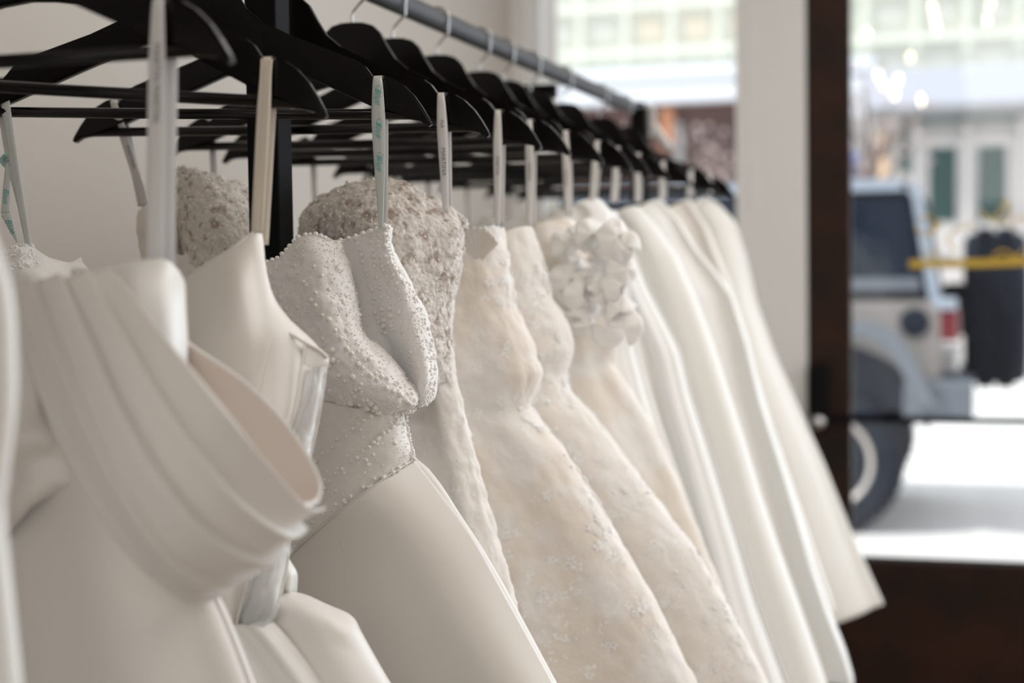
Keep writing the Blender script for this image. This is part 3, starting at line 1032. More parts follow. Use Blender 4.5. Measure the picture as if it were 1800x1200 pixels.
seam([(320, 497, Y2 - .0), (368, 461, Y2 - .02), (410, 435, Y2 - .02), (438, 413, Y2 - .01), (452, 404, Y2 - .002)], .0014, M['satin_cream'], g2, 'piping')
seam([(459, 410, Y2 + .006), (465, 466, Y2 + .006), (475, 525, Y2 + .004), (484, 571, Y2 - .008)], .0012, M['satin_cream'], g2, 'piping')
bd = [
    [(536, 604, -.010), (552, 612, .0), (566, 620, .008), (576, 629, .018)],
    [(532, 640, -.010), (548, 644, .0), (562, 642, .008), (575, 640, .018)],
    [(529, 665, -.010), (540, 668, .0), (550, 660, .008), (564, 652, .018)]]
patch('back_facing', bd, Y2, M['satin_cream'], g2, 20, 14, .002)
film = [
    [(541, 652, .004), (550, 648, -.004), (562, 644, .0), (571, 640, .018)],
    [(523, 715, .004), (534, 718, -.010), (547, 716, -.004), (560, 712, .018)],
    [(503, 785, .004), (518, 790, -.012), (532, 788, -.006), (547, 784, .018)],
    [(486, 860, .004), (500, 860, -.010), (515, 862, -.004), (528, 860, .018)],
    [(468, 930, .004), (480, 935, -.012), (495, 938, -.006), (509, 938, .018)],
    [(443, 1000, .004), (462, 1005, -.014), (482, 1003, -.004), (501, 998, .018)],
    [(425, 1065, .004), (447, 1068, -.012), (470, 1065, -.006), (490, 1055, .018)],
    [(412, 1132, .004), (432, 1130, -.006), (452, 1124, -.002), (470, 1112, .014)]]
o, Gf, Nf = patch('clear_film', film, Y2 - .004, M['plastic'], g2, 40, 90, .0006, lambda u, v, p: .005 * abs(nz(u * 4 + v * 3, v * 9, 2.)))
o['label'] = 'crumpled clear plastic film'
seam([(575, 630, Y2 + .018), (563, 712, Y2 + .018), (549, 784, Y2 + .018), (530, 860, Y2 + .018), (510, 938, Y2 + .018), (503, 1000, Y2 + .018), (490, 1056, Y2 + .016), (472, 1112, Y2 + .012)], .0016, M['satin_cream'], g2, 'piping')
# back panel seen through the film
bk = [[(x, y, d + .018) for x, y, d in r] for r in film]
patch('lining', bk, Y2, M['satin_cream'], g2, 16, 40, .002)
train = [
    [(440, 1110, .0), (466, 1062, -.005), (500, 1042, -.005), (535, 1046, 0), (576, 1064, .0), (612, 1080, .0), (627, 1096, .012)],
    [(440, 1130, -.01), (470, 1085, -.03), (510, 1070, -.035), (550, 1078, -.035), (592, 1095, -.03), (624, 1102, -.012), (634, 1112, .012)],
    [(440, 1180, -.01), (480, 1150, -.04), (530, 1135, -.045), (580, 1140, -.045), (625, 1150, -.03), (652, 1152, -.01), (662, 1162, .012)],
    [(440, 1290, -.01), (500, 1290, -.04), (560, 1290, -.05), (620, 1290, -.05), (670, 1280, -.03), (705, 1260, -.01), (722, 1262, .012)],
    [(440, 2900, -.01), (600, 2900, -.04), (760, 2900, -.05), (900, 2900, -.05), (1000, 2900, -.03), (1080, 2900, -.01), (1120, 2900, .012)]]
patch('overskirt', train, Y2 + .05, M['satin'], g2, 50, 90, .002)
loop = [[(498, 975, .02), (508, 985, .0), (520, 1005, .0), (521, 1030, .01), (515, 1046, .02)],
        [(494, 985, .02), (500, 995, -.01), (506, 1010, -.012), (508, 1030, -.01), (506, 1046, .01)],
        [(490, 1000, .03), (493, 1010, .0), (496, 1020, .0), (498, 1034, .0), (496, 1048, .02)]]
patch('bustle_loop', loop, Y2 + .05, M['satin_white'], g2, 24, 20, .002)
loft('skirt', g2, [(468, 1092), (486, 1104), (512, 1132), (545, 1172), (585, 1225), (640, 1300)], Y2, M['satin_white'], depth=(.035, .075), folds=(16, .004, .02), seed=5, nv=80, top=(0, .1), left=1.0)
s2, fr2 = over_notch(g2, h2, 1, at(452, 410, Y2 - .006), at(462, 430, Y2 + .012), .0120, M['ribbon_cream'], w1=.010)
a_, d_, s_, n_ = fr2
for k in (-1, 1):
    MB().tube([tuple(a_ + s_ * (.0042 * k) + n_ * .0006), tuple(at(452, 410, Y2 - .006) + s_ * (.0032 * k) + n_ * .0006)], .0009, 6).build('strap_edge', M['ribbon_cream'], s2, True)

# ---- pearl gown, in focus ------------------------------------------------
Y3 = 1.44
h3 = hanger(1.402, 12, 1.6, 'black wooden hanger in sharp focus holding the pearl gown')
g3 = gown('pearl-beaded gown with folded cowl bodice and plain satin skirt, in sharp focus', Y3)
A = [
    [(463, 463, .012), (500, 442, .0), (540, 420, -.008), (570, 419, -.004), (597, 424, .012)],
    [(468, 500, .01), (515, 482, -.025), (562, 466, -.032), (598, 470, -.022), (616, 480, .010)],
    [(474, 548, .01), (525, 538, -.040), (575, 532, -.050), (614, 540, -.036), (632, 548, .006)],
    [(482, 592, .01), (540, 596, -.045), (592, 588, -.060), (628, 594, -.046), (648, 590, .0)],
    [(508, 632, .01), (560, 640, -.046), (610, 638, -.064), (652, 640, -.052), (674, 624, -.004)],
    [(536, 680, .01), (590, 686, -.044), (640, 686, -.060), (684, 682, -.050), (712, 664, -.006)],
    [(556, 706, .01), (608, 710, -.034), (652, 714, -.046), (700, 710, -.040), (736, 692, -.006)],
    [(566, 718, .02), (614, 722, -.008), (656, 726, -.014), (698, 724, -.012), (726, 716, .004)]]
dispA = lambda u, v, p: .0022 * nz(p[0] * 60, p[1] * 60, p[2] * 60) + .0013 * nz(p[0] * 160, p[1] * 160, p[2] * 160) + .006 * nz(u * 3, v * 4, 9.)
oA, GA, NA = patch('cowl_front', A, Y3, M['bead_mesh'], g3, 110, 130, .003, dispA)
B = [
    [(582, 427, .030), (618, 418, .034), (652, 407, .030), (676, 398, .012), (680, 399, .014)],
    [(598, 472, .030), (635, 465, .030), (664, 456, .024), (682, 450, .004), (688, 452, .012)],
    [(612, 520, .028), (650, 512, .030), (680, 500, .022), (704, 500, .010), (724, 512, .022)],
    [(628, 570, .022), (662, 562, .030), (692, 560, .018), (722, 558, .004), (747, 560, .020)],
    [(648, 610, .014), (678, 606, .028), (706, 605, .014), (736, 605, -.002), (759, 608, .018)],
    [(668, 648, .010), (694, 646, .022), (722, 646, .006), (748, 646, -.008), (764, 650, .014)],
    [(696, 680, .004), (712, 684, .010), (730, 685, -.002), (747, 686, -.014), (760, 690, .010)],
    [(714, 712, .004), (722, 713, .004), (732, 714, -.002), (741, 713, -.006), (747, 709, .008)]]
oB, GB, NB = patch('cowl_back', B, Y3, M['bead_mesh'], g3, 80, 100, .003, lambda u, v, p: (.0018 if u > .6 else .0004) * nz(p[0] * 90, p[1] * 90, p[2] * 90))
# outside of the fold, right hand side
Cc = [
    [(680, 399, .014), (682, 402, .030), (676, 410, .05)],
    [(688, 452, .012), (690, 455, .035), (680, 460, .06)],
    [(724, 512, .022), (726, 516, .042), (700, 520, .07)],
    [(747, 560, .020), (748, 564, .040), (715, 568, .07)],
    [(759, 608, .018), (760, 612, .038), (725, 616, .07)],
    [(764, 650, .014), (763, 655, .034), (728, 660, .06)],
    [(760, 690, .010), (758, 694, .03), (724, 700, .05)],
    [(747, 709, .008), (744, 712, .02), (716, 716, .04)]]
patch('cowl_side', Cc, Y3, M['bead_mesh'], g3, 16, 60, .002, dispA)
Dd = [
    [(515, 690, .0), (575, 706, -.030), (635, 718, -.036), (685, 720, -.020), (709, 718, .012)],
    [(511, 760, -.006), (575, 762, -.034), (640, 757, -.038), (690, 752, -.022), (715, 754, .012)],
    [(503, 830, -.006), (568, 816, -.036), (635, 798, -.040), (690, 786, -.024), (722, 784, .012)],
    [(498, 905, -.006), (560, 868, -.036), (622, 838, -.040), (682, 814, -.024), (727, 800, .012)],
    [(502, 984, -.004), (555, 932, -.032), (612, 886, -.036), (672, 842, -.022), (729, 806, .012)]]
oD, GD, ND = patch('bodice', Dd, Y3, M['net'], g3, 70, 70, .002, lambda u, v, p: .0006 * nz(p[0] * 120, p[1] * 120, p[2] * 120))
sk = [
    [(500, 986, -.004), (555, 934, -.033), (612, 888, -.038), (672, 844, -.024), (729, 808, .012)],
    [(512, 1020, -.010), (582, 984, -.030), (652, 948, -.034), (718, 905, -.022), (766, 858, .012)],
    [(520, 1080, -.012), (600, 1060, -.030), (690, 1036, -.036), (775, 995, -.024), (826, 938, .012)],
    [(535, 1150, -.012), (640, 1140, -.030), (745, 1126, -.036), (832, 1095, -.026), (882, 1035, .012)],
    [(560, 1290, -.012), (690, 1280, -.030), (810, 1270, -.036), (920, 1250, -.027), (985, 1220, .012)],
    [(620, 1900, -.012), (800, 1880, -.030), (980, 1860, -.036), (1130, 1850, -.03), (1230, 1840, .012)],
    [(700, 3000, -.012), (940, 3000, -.030), (1150, 3000, -.036), (1350, 3000, -.03), (1480, 3000, .012)]]
patch('skirt', sk, Y3, M['satin_cream'], g3, 60, 120, .002, lambda u, v, p: .004 * nz(u * 2.5, v * 3, 4.))
seam([(590, 925, Y3 - .0365), (606, 985, Y3 - .0335), (628, 1060, Y3 - .0335), (655, 1130, Y3 - .0325), (700, 1230, Y3 - .0325)], .0003, M['satin_cream'], g3)
loft('underskirt', g3, [(728, 806), (752, 826), (778, 860), (800, 896), (846, 965), (884, 1030), (978, 1205)], Y3 + .04, M['satin'], depth=(.02, .05), folds=(8, .001, .012), seed=8, nv=70, top=(0, .1))
# waist seam and top edges
seam([(500, 985, Y3 - .006), (555, 933, Y3 - .035), (612, 887, Y3 - .040), (672, 843, Y3 - .026), (729, 807, Y3 + .010)], .0009, M['satin_cream'], g3)
seam([(582, 427, Y3 + .03), (618, 418, Y3 + .04), (652, 407, Y3 + .036), (678, 398, Y3 + .012)], .0009, M['bead_mesh'], g3)
# pearls: the large ones singly, in strings following the cloth
pm = lmesh(MB().add(*ICO2), 'pearl', M['pearl'])
cm_ = lmesh(MB().add(*ico(2)), 'crystal', M['crystal'])
def pearl(p, n, r, parent, mesh=pm, name='pearl'):
    o = bpy.data.objects.new(name, mesh)
    COL.objects.link(o)
    o.parent = parent
    o.matrix_parent_inverse = Matrix.Translation(-Vector(parent.location))
    o.location = tuple(np.array(p) + np.array(n) * r * .75)
    o.scale = (r, r, r)
big, seed_p, cry = [], [], []
def line(G, N, uv0, uv1, n, r, jit=.012, dst=big):
    for k in range(n):
        t = k / max(n - 1, 1)
        u = uv0[0] + (uv1[0] - uv0[0]) * t + random.uniform(-jit, jit)
        v = uv0[1] + (uv1[1] - uv0[1]) * t + random.uniform(-jit, jit)
        p, q = sample(G, N, min(max(u, 0), 1), min(max(v, 0), 1))
        dst.append((p, q, r * random.uniform(.9, 1.25)))
# cowl front: rows of pearls running down the fold
line(GA, NA, (.15, .25), (.62, .98), 20, .0027)
line(GA, NA, (.30, .12), (.86, .90), 22, .0024)
line(GA, NA, (.08, .18), (.45, .85), 12, .0027, .03)
line(GA, NA, (.40, .45), (.55, .98), 10, .0027, .03)
line(GA, NA, (.02, .97), (.95, .99), 24, .0028, .01)
line(GA, NA, (.0, .0), (.80, .0), 15, .0024, .006)
line(GA, NA, (.12, .60), (.5, .95), 12, .0026, .03)
line(GA, NA, (.70, .50), (.95, .98), 14, .0020, .02)
for _ in range(24):
    p, q = sample(GA, NA, random.random(), random.random())
    big.append((p, q, .0022))
# inner panel columns
for (u0, u1, n) in ((.30, .28, 15), (.52, .34, 18), (.66, .46, 18), (.80, .62, 12)):
    line(GB, NB, (u0, .01), (u1, .50), n, .0024, .012)
line(GB, NB, (.02, .0), (1, .0), 11, .0024, .004)
line(GB, NB, (.98, .0), (.98, .95), 30, .0018, .01)
# lower bodice strings
line(GD, ND, (.92, .05), (.30, .72), 18, .0023, .012)
line(GD, ND, (.62, .05), (.12, .55), 12, .0023, .015)
line(GD, ND, (.99, .02), (.99, .98), 22, .0019, .006)
line(GD, ND, (.10, .92), (.92, .95), 18, .0021, .02)
for _ in range(40):
    p, q = sample(GD, ND, random.random(), random.random())
    big.append((p, q, random.uniform(.0016, .0024)))
big_s = sorted(big, key=lambda s: -s[2])
for p, q, r in big_s[:290]:
    pearl(p, q, r, g3)
beads('small_pearls', big_s[290:], M['pearl'], g3, hi=True)
spots = scatter(GA, NA, 4200, .0005, .0011) + scatter(GB, NB, 260, .0006, .0012, us=(.0, .8), vs=(0, .5)) + scatter(GD, ND, 600, .0005, .0011)
spots += scatter(GB, NB, 1500, .0006, .0012, us=(.45, 1))
beads('seed_beads', spots, M['pearl'], g3)
sp2 = scatter(GA, NA, 200, .0008, .0013) + scatter(GB, NB, 90, .0009, .0014, us=(.65, 1)) + scatter(GD, ND, 60, .0008, .0012)
beads('crystal_beads', sp2, M['crystal'], g3, hi=True)
# ribbon with teal script
s3, fr3 = over_notch(g3, h3, 1, at(670, 402, Y3 - .018), at(676, 402, Y3 + .03), .0138, M['ribbon_sheer'], w1=.006, twist=.7)
for k in range(3):
    t0 = .006 + k * .032
    lettering('Blue', s3, fr3, t0 + .004, .02, .0085, M['print_teal'], off=.0002, shear=.45)
    lettering('BY BLUE', s3, fr3, t0 + .009, .02, .0022, M['print_teal'], off=-.0036)
    a, d, s, n = fr3
    sw = MB()
    pts = []
    for j in range(20):
        an = j / 19 * 5.6
        c = a + d * (t0 + .003 + .0028 * math.cos(an + 2.6) + .0015) + s * (.0012 + .0028 * math.sin(an + 2.6)) + n * .0018
        pts.append(tuple(c))
    sw.tube(pts, .00022, 5).build('lettering', M['print_teal'], s3)
# left side strap with knot, in front of the wall
hl = on_hanger(h3, -.1895, .0405, -.006)
k1 = at(14, 283, 1.36)
pL = at(62, 440, 1.34)
sL, frL = strap(g3, hl, at(52, 440, 1.345), .010, .009, M['ribbon_sheer'], bow=.003, twist=.6)
sL2, frL2 = strap(g3, hl + Vector((-.006, 0, 0)), k1, .008, .005, M['ribbon_sheer'], bow=0, twist=.5)
sL3, _ = strap(g3, k1, at(56, 442, 1.345), .004, .005, M['ribbon_sheer'], twist=.3)
sL4, frL4 = strap(g3, k1, at(10, 375, 1.35), .004, .011, M['ribbon_sheer'], twist=.3)
sL5, frL5 = strap(g3, at(10, 375, 1.35), at(33, 430, 1.35), .010, .004, M['ribbon_sheer'], twist=1.1)
kn = MB()
for a_k in range(3):
    pts = []
    for j in range(13):
        an = 2 * math.pi * j / 12
        v = Vector((math.cos(an) * .0052, math.sin(an) * .003 * (a_k - 1), math.sin(an) * .0058))
        v.rotate(Matrix.Rotation(a_k * 1.0, 3, 'Y'))
        pts.append(tuple(k1 + v))
    kn.tube(pts, .0021, 6, cap=False)
M['ribbon_teal'] = mat('teal_tinted_ribbon', (.40, .62, .59), .45)
kk = kn.build('ribbon_knot', M['ribbon_teal'], g3, True)
kk['label'] = 'teal printed knot in the ribbon'
for frx, par, t0 in ((frL, sL, .02), (frL, sL, .065), (frL, sL, .105), (frL4, sL4, .028), (frL5, sL5, .006)):
    lettering('Blue', par, frx, t0, .02, .0085, M['print_teal'], shear=.45)
lf = [
    [(-40, 460, .0), (0, 452, -.01), (30, 432, -.01), (52, 432, .0), (72, 446, .01), (110, 462, .03), (142, 452, .05)],
    [(-40, 480, -.02), (0, 470, -.03), (35, 455, -.03), (60, 452, -.02), (85, 465, -.01), (120, 474, .02), (150, 470, .04)],
    [(-40, 520, -.03), (0, 510, -.04), (40, 500, -.04), (75, 495, -.03), (110, 500, -.01), (140, 500, .01), (165, 500, .03)],
    [(-40, 620, -.03), (0, 610, -.05), (50, 600, -.05), (100, 600, -.03), (140, 600, -.01), (170, 600, .01), (200, 600, .03)]]
oL, GL, NL = patch('cowl_left', lf, 1.35, M['tulle'], g3, 60, 40, .002, lambda u, v, p: .004 * nz(u * 7, v * 4, 2.))
beads('crystal_beads', scatter(GL, NL, 420, .0008, .0016, us=(0, .55), vs=(0, .5)), M['crystal'], g3)

# ---- taupe lace gown with crusted cups ----------------------------------
Y4 = 1.61
h4 = hanger(1.602, 5, 1.0, 'black wooden hanger behind the upright post, over the crusted lace gown')
g4 = gown('ivory lace gown with thickly crusted lace cups either side of the post', Y4)
lump = lambda u, v, p: .0026 * nz(p[0] * 75, p[1] * 75, p[2] * 75) + .0026 * abs(nz(p[0] * 150, p[1] * 150, p[2] * 150)) + .005 * nz(u * 3, v * 3, 7.)
Lf = [
    [(243, 374, .01), (262, 360, -.005), (285, 354, -.005), (310, 350, .0)],
    [(242, 402, .01), (265, 400, -.02), (290, 400, -.02), (312, 400, 0)],
    [(248, 450, .01), (270, 450, -.02), (295, 450, -.02), (320, 450, 0)],
    [(256, 540, .01), (280, 540, -.02), (310, 540, -.02), (335, 540, 0)]]
patch('side_panel', Lf, Y4, M['lace_blush'], g4, 30, 40, .002, lambda u, v, p: .0015 * nz(p[0] * 90, p[1] * 90, p[2] * 90))
Lc = [
    [(297, 305, .01), (312, 294, .0), (345, 300, -.01), (385, 312, -.01), (430, 330, .0), (460, 356, .015)],
    [(288, 345, .01), (318, 340, -.03), (358, 340, -.045), (400, 345, -.045), (440, 356, -.025), (478, 375, .01)],
    [(296, 400, .01), (330, 398, -.045), (370, 396, -.065), (410, 398, -.065), (450, 405, -.04), (495, 415, .01)],
    [(308, 470, .01), (345, 466, -.045), (385, 462, -.065), (425, 462, -.065), (465, 466, -.04), (505, 475, .01)],
    [(330, 580, .01), (370, 576, -.03), (410, 572, -.04), (450, 572, -.04), (485, 576, -.02), (515, 580, .01)]]
oLc, GLc, NLc = patch('lace_cup', Lc, Y4 + .02, M['lace_taupe'], g4, 110, 130, .004, lump)
Rc = [
    [(529, 410, .02), (540, 362, .005), (580, 338, -.004), (640, 320, -.010), (700, 317, -.006), (745, 342, -.002), (788, 368, .004), (824, 394, .018)],
    [(531, 435, .02), (560, 398, -.025), (605, 380, -.045), (655, 372, -.055), (705, 376, -.05), (752, 392, -.035), (792, 402, -.015), (814, 420, .018)],
    [(545, 480, .02), (585, 458, -.04), (630, 440, -.065), (675, 432, -.075), (718, 436, -.065), (756, 446, -.045), (790, 455, -.02), (807, 470, .016)],
    [(580, 560, .02), (620, 540, -.04), (660, 520, -.065), (698, 508, -.072), (732, 506, -.06), (762, 510, -.04), (782, 515, -.02), (796, 525, .016)],
    [(620, 660, .02), (655, 640, -.035), (690, 620, -.055), (720, 604, -.06), (745, 596, -.05), (765, 594, -.035), (780, 594, -.015), (790, 598, .014)],
    [(650, 760, .02), (680, 740, -.03), (710, 710, -.045), (735, 690, -.05), (755, 678, -.04), (772, 672, -.025), (786, 668, -.01), (797, 668, .014)]]
oRc, GRc, NRc = patch('lace_cup', Rc, Y4, M['lace_taupe'], g4, 170, 170, .004, lump)
s4r = [(806, 440), (794, 520), (790, 590), (797, 660), (812, 725), (828, 790), (850, 870), (872, 950), (894, 1025), (914, 1095), (938, 1200)]
oS, GS, NS = loft('skirt', g4, s4r, Y4, M['lace'], depth=(.035, .075), folds=(8, .004, .018), seed=21, nu=220, nv=240, rough=.003, rfreq=80, top=(0, .1))
petals('lace_motifs', scatter(GLc, NLc, 700, .0018, .0042) + scatter(GRc, NRc, 1600, .0018, .0042), M['lace_taupe'], g4)
petals('lace_motifs', scatter(GLc, NLc, 250, .0015, .0035) + scatter(GRc, NRc, 1200, .0015, .0038, us=(.2, 1)) + scatter(GS, NS, 7000, .0018, .0042, clump=30, vs=(0, .6), keep=right_front(GS)), M['applique'], g4)
beads('crystal_beads', scatter(GLc, NLc, 420, .0008, .0016) + scatter(GRc, NRc, 1300, .0007, .0016) + scatter(GS, NS, 500, .0007, .0013, vs=(0, .5), keep=right_front(GS)), M['crystal'], g4)
beads('seed_beads', scatter(GRc, NRc, 500, .0012, .0022, us=(0, .5)) + scatter(GLc, NLc, 250, .001, .002), M['pearl'], g4)
s4, fr4 = over_notch(g4, h4, 1, at(784, 374, Y4 - .022), at(790, 374, Y4 + .014), .0115, M['ribbon'], w1=.0062)
lettering('MARTINA', s4, fr4, .058, .04, .0068, M['print_grey'])
lettering('NA', s4, fr4, .028, .04, .0060, M['print_grey'])
s4b, fr4b = over_notch(g4, h4, -1, at(256, 362, Y4 + .0), at(250, 362, Y4 + .014), .0108, M['ribbon'], w1=.010)
lettering('MARTINA', s4b, fr4b, .052, .04, .0060, M['print_grey'], off=.001)

# ---- further gowns -------------------------------------------------------
far_g = [
 # strap px/top(py) of bodice, Y, yaw, roll, label of hanger, label of gown, style, profile
 dict(y=1.815, yaw=3, roll=.8, st=(878, 392), lab='beige ivory lace gown with shell-like shoulder fan and tulle skirt', hl='black wooden hanger whose hump is first in clear view by the rail',
      prof=[(880, 400), (892, 470), (902, 540), (932, 600), (949, 655), (938, 690), (930, 718), (952, 748), (988, 790), (1022, 845), (1060, 905), (1100, 975), (1150, 1060), (1215, 1190)],
      m='lace_blush', style='lace', folds=(6, .001, .012), depth=(.075, .115)),
 dict(y=1.955, yaw=2, roll=.6, st=(934, 390), lab='ivory gown strewn with glittering beads down its skirt', hl='black wooden hanger over the glittering beaded gown',
      prof=[(930, 398), (950, 450), (966, 520), (998, 575), (1006, 618), (992, 655), (1000, 690), (1040, 730), (1085, 790), (1130, 850), (1180, 915), (1225, 975), (1275, 1060), (1345, 1195)],
      m='lace', style='beads', folds=(6, .001, .012), depth=(.075, .11)),
 dict(y=2.13, yaw=4, roll=.5, st=(1000, 372), lab='ivory gown with big ruffled petals over its bodice', hl='black wooden hanger over the ruffled petal gown',
      prof=[(1000, 385), (1040, 420), (1088, 480), (1100, 560), (1085, 600), (1075, 640), (1110, 690), (1150, 755), (1190, 845), (1225, 930), (1265, 1030), (1320, 1180)],
      m='lace_blush', style='petal', folds=(7, .001, .016), depth=(.07, .11)),
 dict(y=2.33, yaw=1, roll=.4, st=(1042, 362), lab='ivory gown with pointed cap shoulder just behind the ruffled petal gown', hl='black wooden hanger just behind that of the ruffled petal gown',
      prof=[(1052, 350), (1075, 370), (1086, 420), (1098, 480), (1112, 560), (1120, 620), (1140, 690), (1170, 780), (1205, 880), (1245, 990), (1300, 1190)],
      m='tulle', style='plain', folds=(12, .004, .026), depth=(.075, .115)),
 dict(y=2.46, yaw=3, roll=.4, st=(1080, 350), lab='soft tulle gown with fine long gathers, ninth along the rail', hl='black wooden hanger over the finely gathered tulle gown',
      prof=[(1082, 370), (1112, 440), (1140, 510), (1172, 570), (1196, 620), (1215, 695), (1244, 783), (1273, 875), (1299, 958), (1329, 1058), (1382, 1200)],
      m='tulle', style='beads_few', folds=(13, .004, .026), depth=(.07, .11)),
 dict(y=2.62, yaw=2, roll=.3, st=(1122, 350), lab='plain ivory crepe gown, fourth from the far end', hl='black wooden hanger, fourth from the far end',
      prof=[(1120, 362), (1160, 400), (1190, 450), (1222, 520), (1252, 600), (1282, 690), (1308, 770), (1338, 870), (1372, 970), (1405, 1060), (1452, 1195)],
      m='crepe', style='plain', folds=(8, .004, .03), depth=(.065, .11)),
 dict(y=2.84, yaw=2, roll=.2, st=(1165, 345), lab='white satin gown with one bright smooth fold down its edge', hl='black wooden hanger, third from the far end',
      prof=[(1162, 350), (1195, 385), (1225, 435), (1262, 480), (1292, 520), (1318, 600), (1343, 700), (1379, 808), (1408, 900), (1435, 992), (1462, 1070), (1492, 1145), (1505, 1188)],
      m='satin_white', style='plain', folds=(6, .003, .034), depth=(.065, .11), zend_px=1200),
 dict(y=3.13, yaw=2, roll=.2, st=(1214, 340), lab='pale cream gown, last but one on the rail', hl='black wooden hanger, last but one',
      prof=[(1212, 350), (1245, 400), (1285, 500), (1328, 640), (1362, 750), (1400, 860), (1438, 970), (1468, 1055)],
      m='satin_cream', style='plain', folds=(6, .003, .03), depth=(.04, .085), zend_px=1075),
 dict(y=3.36, yaw=1, roll=.2, st=(1252, 335), lab='cream satin gown at the far end, its short hem before the door', hl='black wooden hanger at the far end of the rail',
      prof=[(1240, 345), (1268, 360), (1292, 390), (1312, 450), (1330, 530), (1362, 620), (1400, 705), (1450, 815), (1502, 945), (1553, 1058)],
      m='crepe', style='plain', folds=(5, .003, .022), depth=(.035, .085), zend_px=1060, tilt=.16),
]
for i, d in enumerate(far_g):
    hg = hanger(d['y'], d['yaw'], d['roll'], d['hl'])
    g = gown(d['lab'], d['y'])
    Y = d['y']
    zend = .06 if 'zend_px' not in d else at(1500, d['zend_px'], Y).z
    lacey = d['style'] in ('lace', 'beads', 'petal')
    o, G, N = loft('dress_body', g, d['prof'], Y, M[d['m']], zend=zend, depth=d['depth'], folds=d['folds'], seed=31 + i,
                   nu=260 if (lacey or d['m'] == 'tulle') else 150, nv=200 if lacey else 110, rough=.0022 if lacey else 0, rfreq=60,
                   left=.8, ztop_drop=.05, tilt=d.get('tilt', 0), fine=(42, .0028) if d['m'] == 'tulle' else None)
    s, fr = over_notch(g, hg, 1, at(d['st'][0] - 3, d['st'][1] + 6, Y - .03), at(d['st'][0] + 3, d['st'][1] + 6, Y + .015), .0105, M['ribbon'], w1=.0065)
    if i < 3:
        lettering('MARTIN', s, fr, .055, .04, .006, M['print_grey'])
    pl_ = on_hanger(hg, -.1895, .04, 0)
    strap(g, pl_, pl_ + Vector((.004, 0, -.14)), .009, .009, M['ribbon'])
    rf = right_front(G)
    if d['style'] == 'lace':
        petals('lace_motifs', scatter(G, N, 9000, .003, .008, vs=(0, .6), keep=rf, clump=20), M['applique'], g)
        petals('lace_motifs', scatter(G, N, 1400, .004, .009, vs=(.42, .8), keep=rf, clump=16), M['applique'], g)
        beads('crystal_beads', scatter(G, N, 700, .0008, .0016, vs=(0, .7), keep=rf), M['crystal'], g)
        # pleated fan at the shoulder
        fan = []
        c = at(850, 462, Y - .07)
        nr, na = 8, 49
        for a in range(na):
            an = R(148 - 116 * a / (na - 1))
            for k in range(nr):
                rr = .006 + .036 * k / (nr - 1)
                fan.append((c.x + math.cos(an) * rr * .72, Y - .085 - .012 * k / nr + (.0022 * math.cos(a * math.pi / 3)) * (k / nr), c.z + math.sin(an) * rr))
        fo = link_mesh('shell_fan', fan, grid_faces(na, nr), M['lace_blush'], g)
        fo.modifiers.new('thickness', 'SOLIDIFY').thickness = .001
        fo['label'] = 'blush pleated shell fan'
    elif d['style'] == 'beads':
        petals('lace_motifs', scatter(G, N, 9000, .003, .008, vs=(0, .6), keep=rf, clump=18), M['applique'], g)
        petals('lace_motifs', scatter(G, N, 5000, .003, .007, vs=(.3, .85), keep=rf, clump=22), M['applique'], g)
        beads('crystal_beads', scatter(G, N, 3000, .0010, .0021, vs=(0, .8), keep=rf, clump=18) + scatter(G, N, 160, .0020, .0030, vs=(.1, .7), keep=rf), M['crystal'], g, hi=True)
    elif d['style'] == 'beads_few':
        beads('crystal_beads', scatter(G, N, 260, .0009, .0018, vs=(.1, .7), keep=rf), M['crystal'], g)
    elif d['style'] == 'petal':
        beads('crystal_beads', scatter(G, N, 300, .0008, .0016, vs=(0, .6), keep=rf), M['crystal'], g)
        rnd = random.Random(4)
        for k in range(44):              # organza petals, each a cupped sheet
            px = rnd.uniform(985, 1100)
            py = rnd.uniform(395, 585)
            c = at(px, py, Y - .075 - .02 * rnd.random())
            tl = R(rnd.uniform(5, 50))
            r = rnd.uniform(.014, .028)
            th = rnd.uniform(0, 6.28)
            vs = []
            n1, n2 = 10, 14
            for j in range(n1):
                for q in range(n2):
                    rr = r * (j / (n1 - 1))
                    a = (q / (n2 - 1) - .5) * 4.2
                    x = rr * math.cos(a)
                    z = rr * math.sin(a) * .9
                    y = .012 * (j / (n1 - 1)) ** 2 + .0035 * math.sin(a * 5 + k) * (j / (n1 - 1))
                    qx, qz = x * math.cos(th) - z * math.sin(th), x * math.sin(th) + z * math.cos(th)
                    vs.append((c.x + qx * math.cos(tl) - y * math.sin(tl), c.y + qx * math.sin(tl) + y * math.cos(tl), c.z + qz))
            po = link_mesh('petal', vs, grid_faces(n1, n2), M['organza'], g)
            po.modifiers.new('thickness', 'SOLIDIFY').thickness = .0008
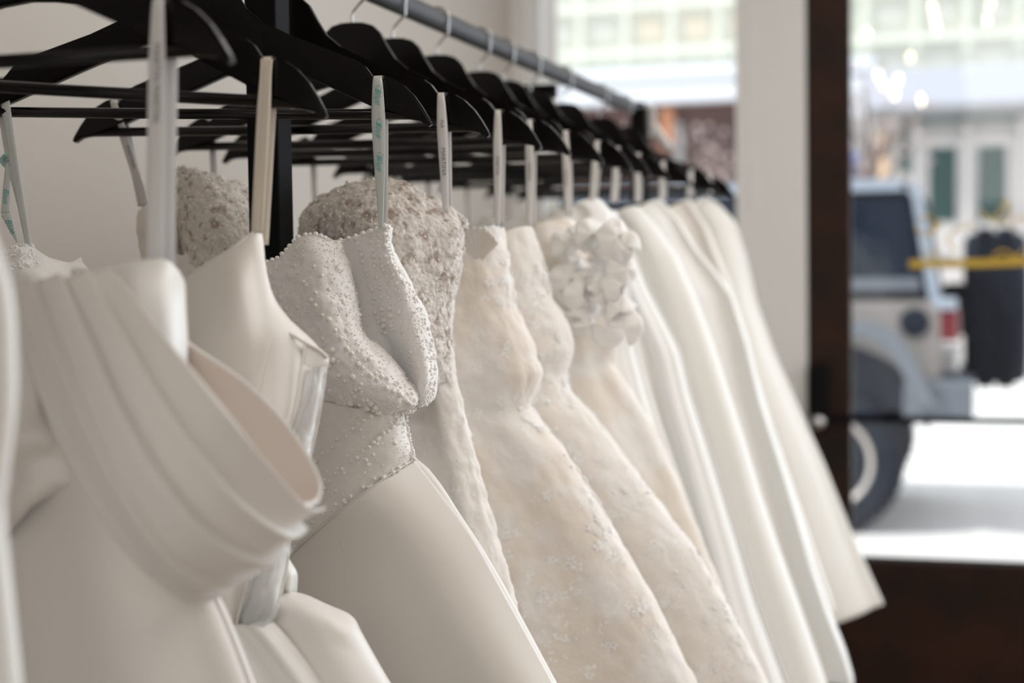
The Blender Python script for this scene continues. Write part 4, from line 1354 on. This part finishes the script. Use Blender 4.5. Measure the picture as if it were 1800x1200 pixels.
# white tulle bow tied at the end of the rail
bw = thing('ribbon_bow', 'white ribbon hanging from the far end of the rail', 'ribbon', (XR + .02, 3.50, 1.70))
strap(bw, at(1142, 185, 3.5), at(1140, 240, 3.5), .02, .02, M['ribbon'], 'ribbon_tail')
strap(bw, at(1146, 225, 3.5), at(1120, 236, 3.5), .02, .02, M['ribbon'], 'ribbon_tail')
strap(bw, at(1144, 215, 3.49), at(1178, 262, 3.49), .022, .02, M['ribbon'], 'ribbon_tail')
MB().tube([tuple(at(1128, 200, 3.5)), tuple(at(1142, 183, 3.5)), tuple(at(1152, 200, 3.5)), tuple(at(1143, 216, 3.5))], .004, 6).build('ribbon_loop', M['ribbon'], bw, True)

# ------------------------------------------------------------------ chandelier above the aisle (seen mirrored in the door glass)
M['bulb'] = mat('warm_bulb', (1, .9, .75), .4, emit=((1, .80, .55), 55))
M['brass'] = mat('brass', (.45, .30, .12), .3, .9)
spots_px = [(1638, 8), (1642, 30), (1648, 55), (1741, 8), (1736, 30), (1526, 62), (1541, 128), (1551, 146), (1580, 142), (1572, 166), (1620, 178), (1600, 100)]
bp = []
for a, b in spots_px:
    q = at(a, b, 8.5)
    bp.append(Vector((q.x, 10 - 8.5 + random.uniform(-.12, .12), q.z)))
cc = sum(bp, Vector()) / len(bp)
ch = thing('chandelier', 'warm brass chandelier above the aisle, mirrored in the door glass', 'lamp', (cc.x, 1.5, ZC))
MB().tube([(cc.x, 1.5, ZC), (cc.x, 1.5, 2.35)], .008, 10).build('stem', M['brass'], ch, True)
MB().disc((cc.x, 1.5, ZC), 'z', [(.06, 0), (.06, -.012), (.02, -.03), (.001, -.03)], 24).build('ceiling_rose', M['brass'], ch, 'auto')
for q in bp:
    mid = Vector((cc.x, 1.5, min(q.z - .02, 3.1)))
    a = MB().tube([tuple(p) for p in cr(np.array([tuple(mid), tuple((mid + q) / 2 + Vector((0, 0, -.06))), tuple(q + Vector((0, 0, -.02)))]), 12)], .004, 6).build('arm', M['brass'], ch, True)
    MB().disc(tuple(q), 'z', [(.004, -.022), (.009, -.014), (.012, -.002), (.010, .010), (.004, .026), (.0005, .032)], 12).build('bulb', M['bulb'], a, True)
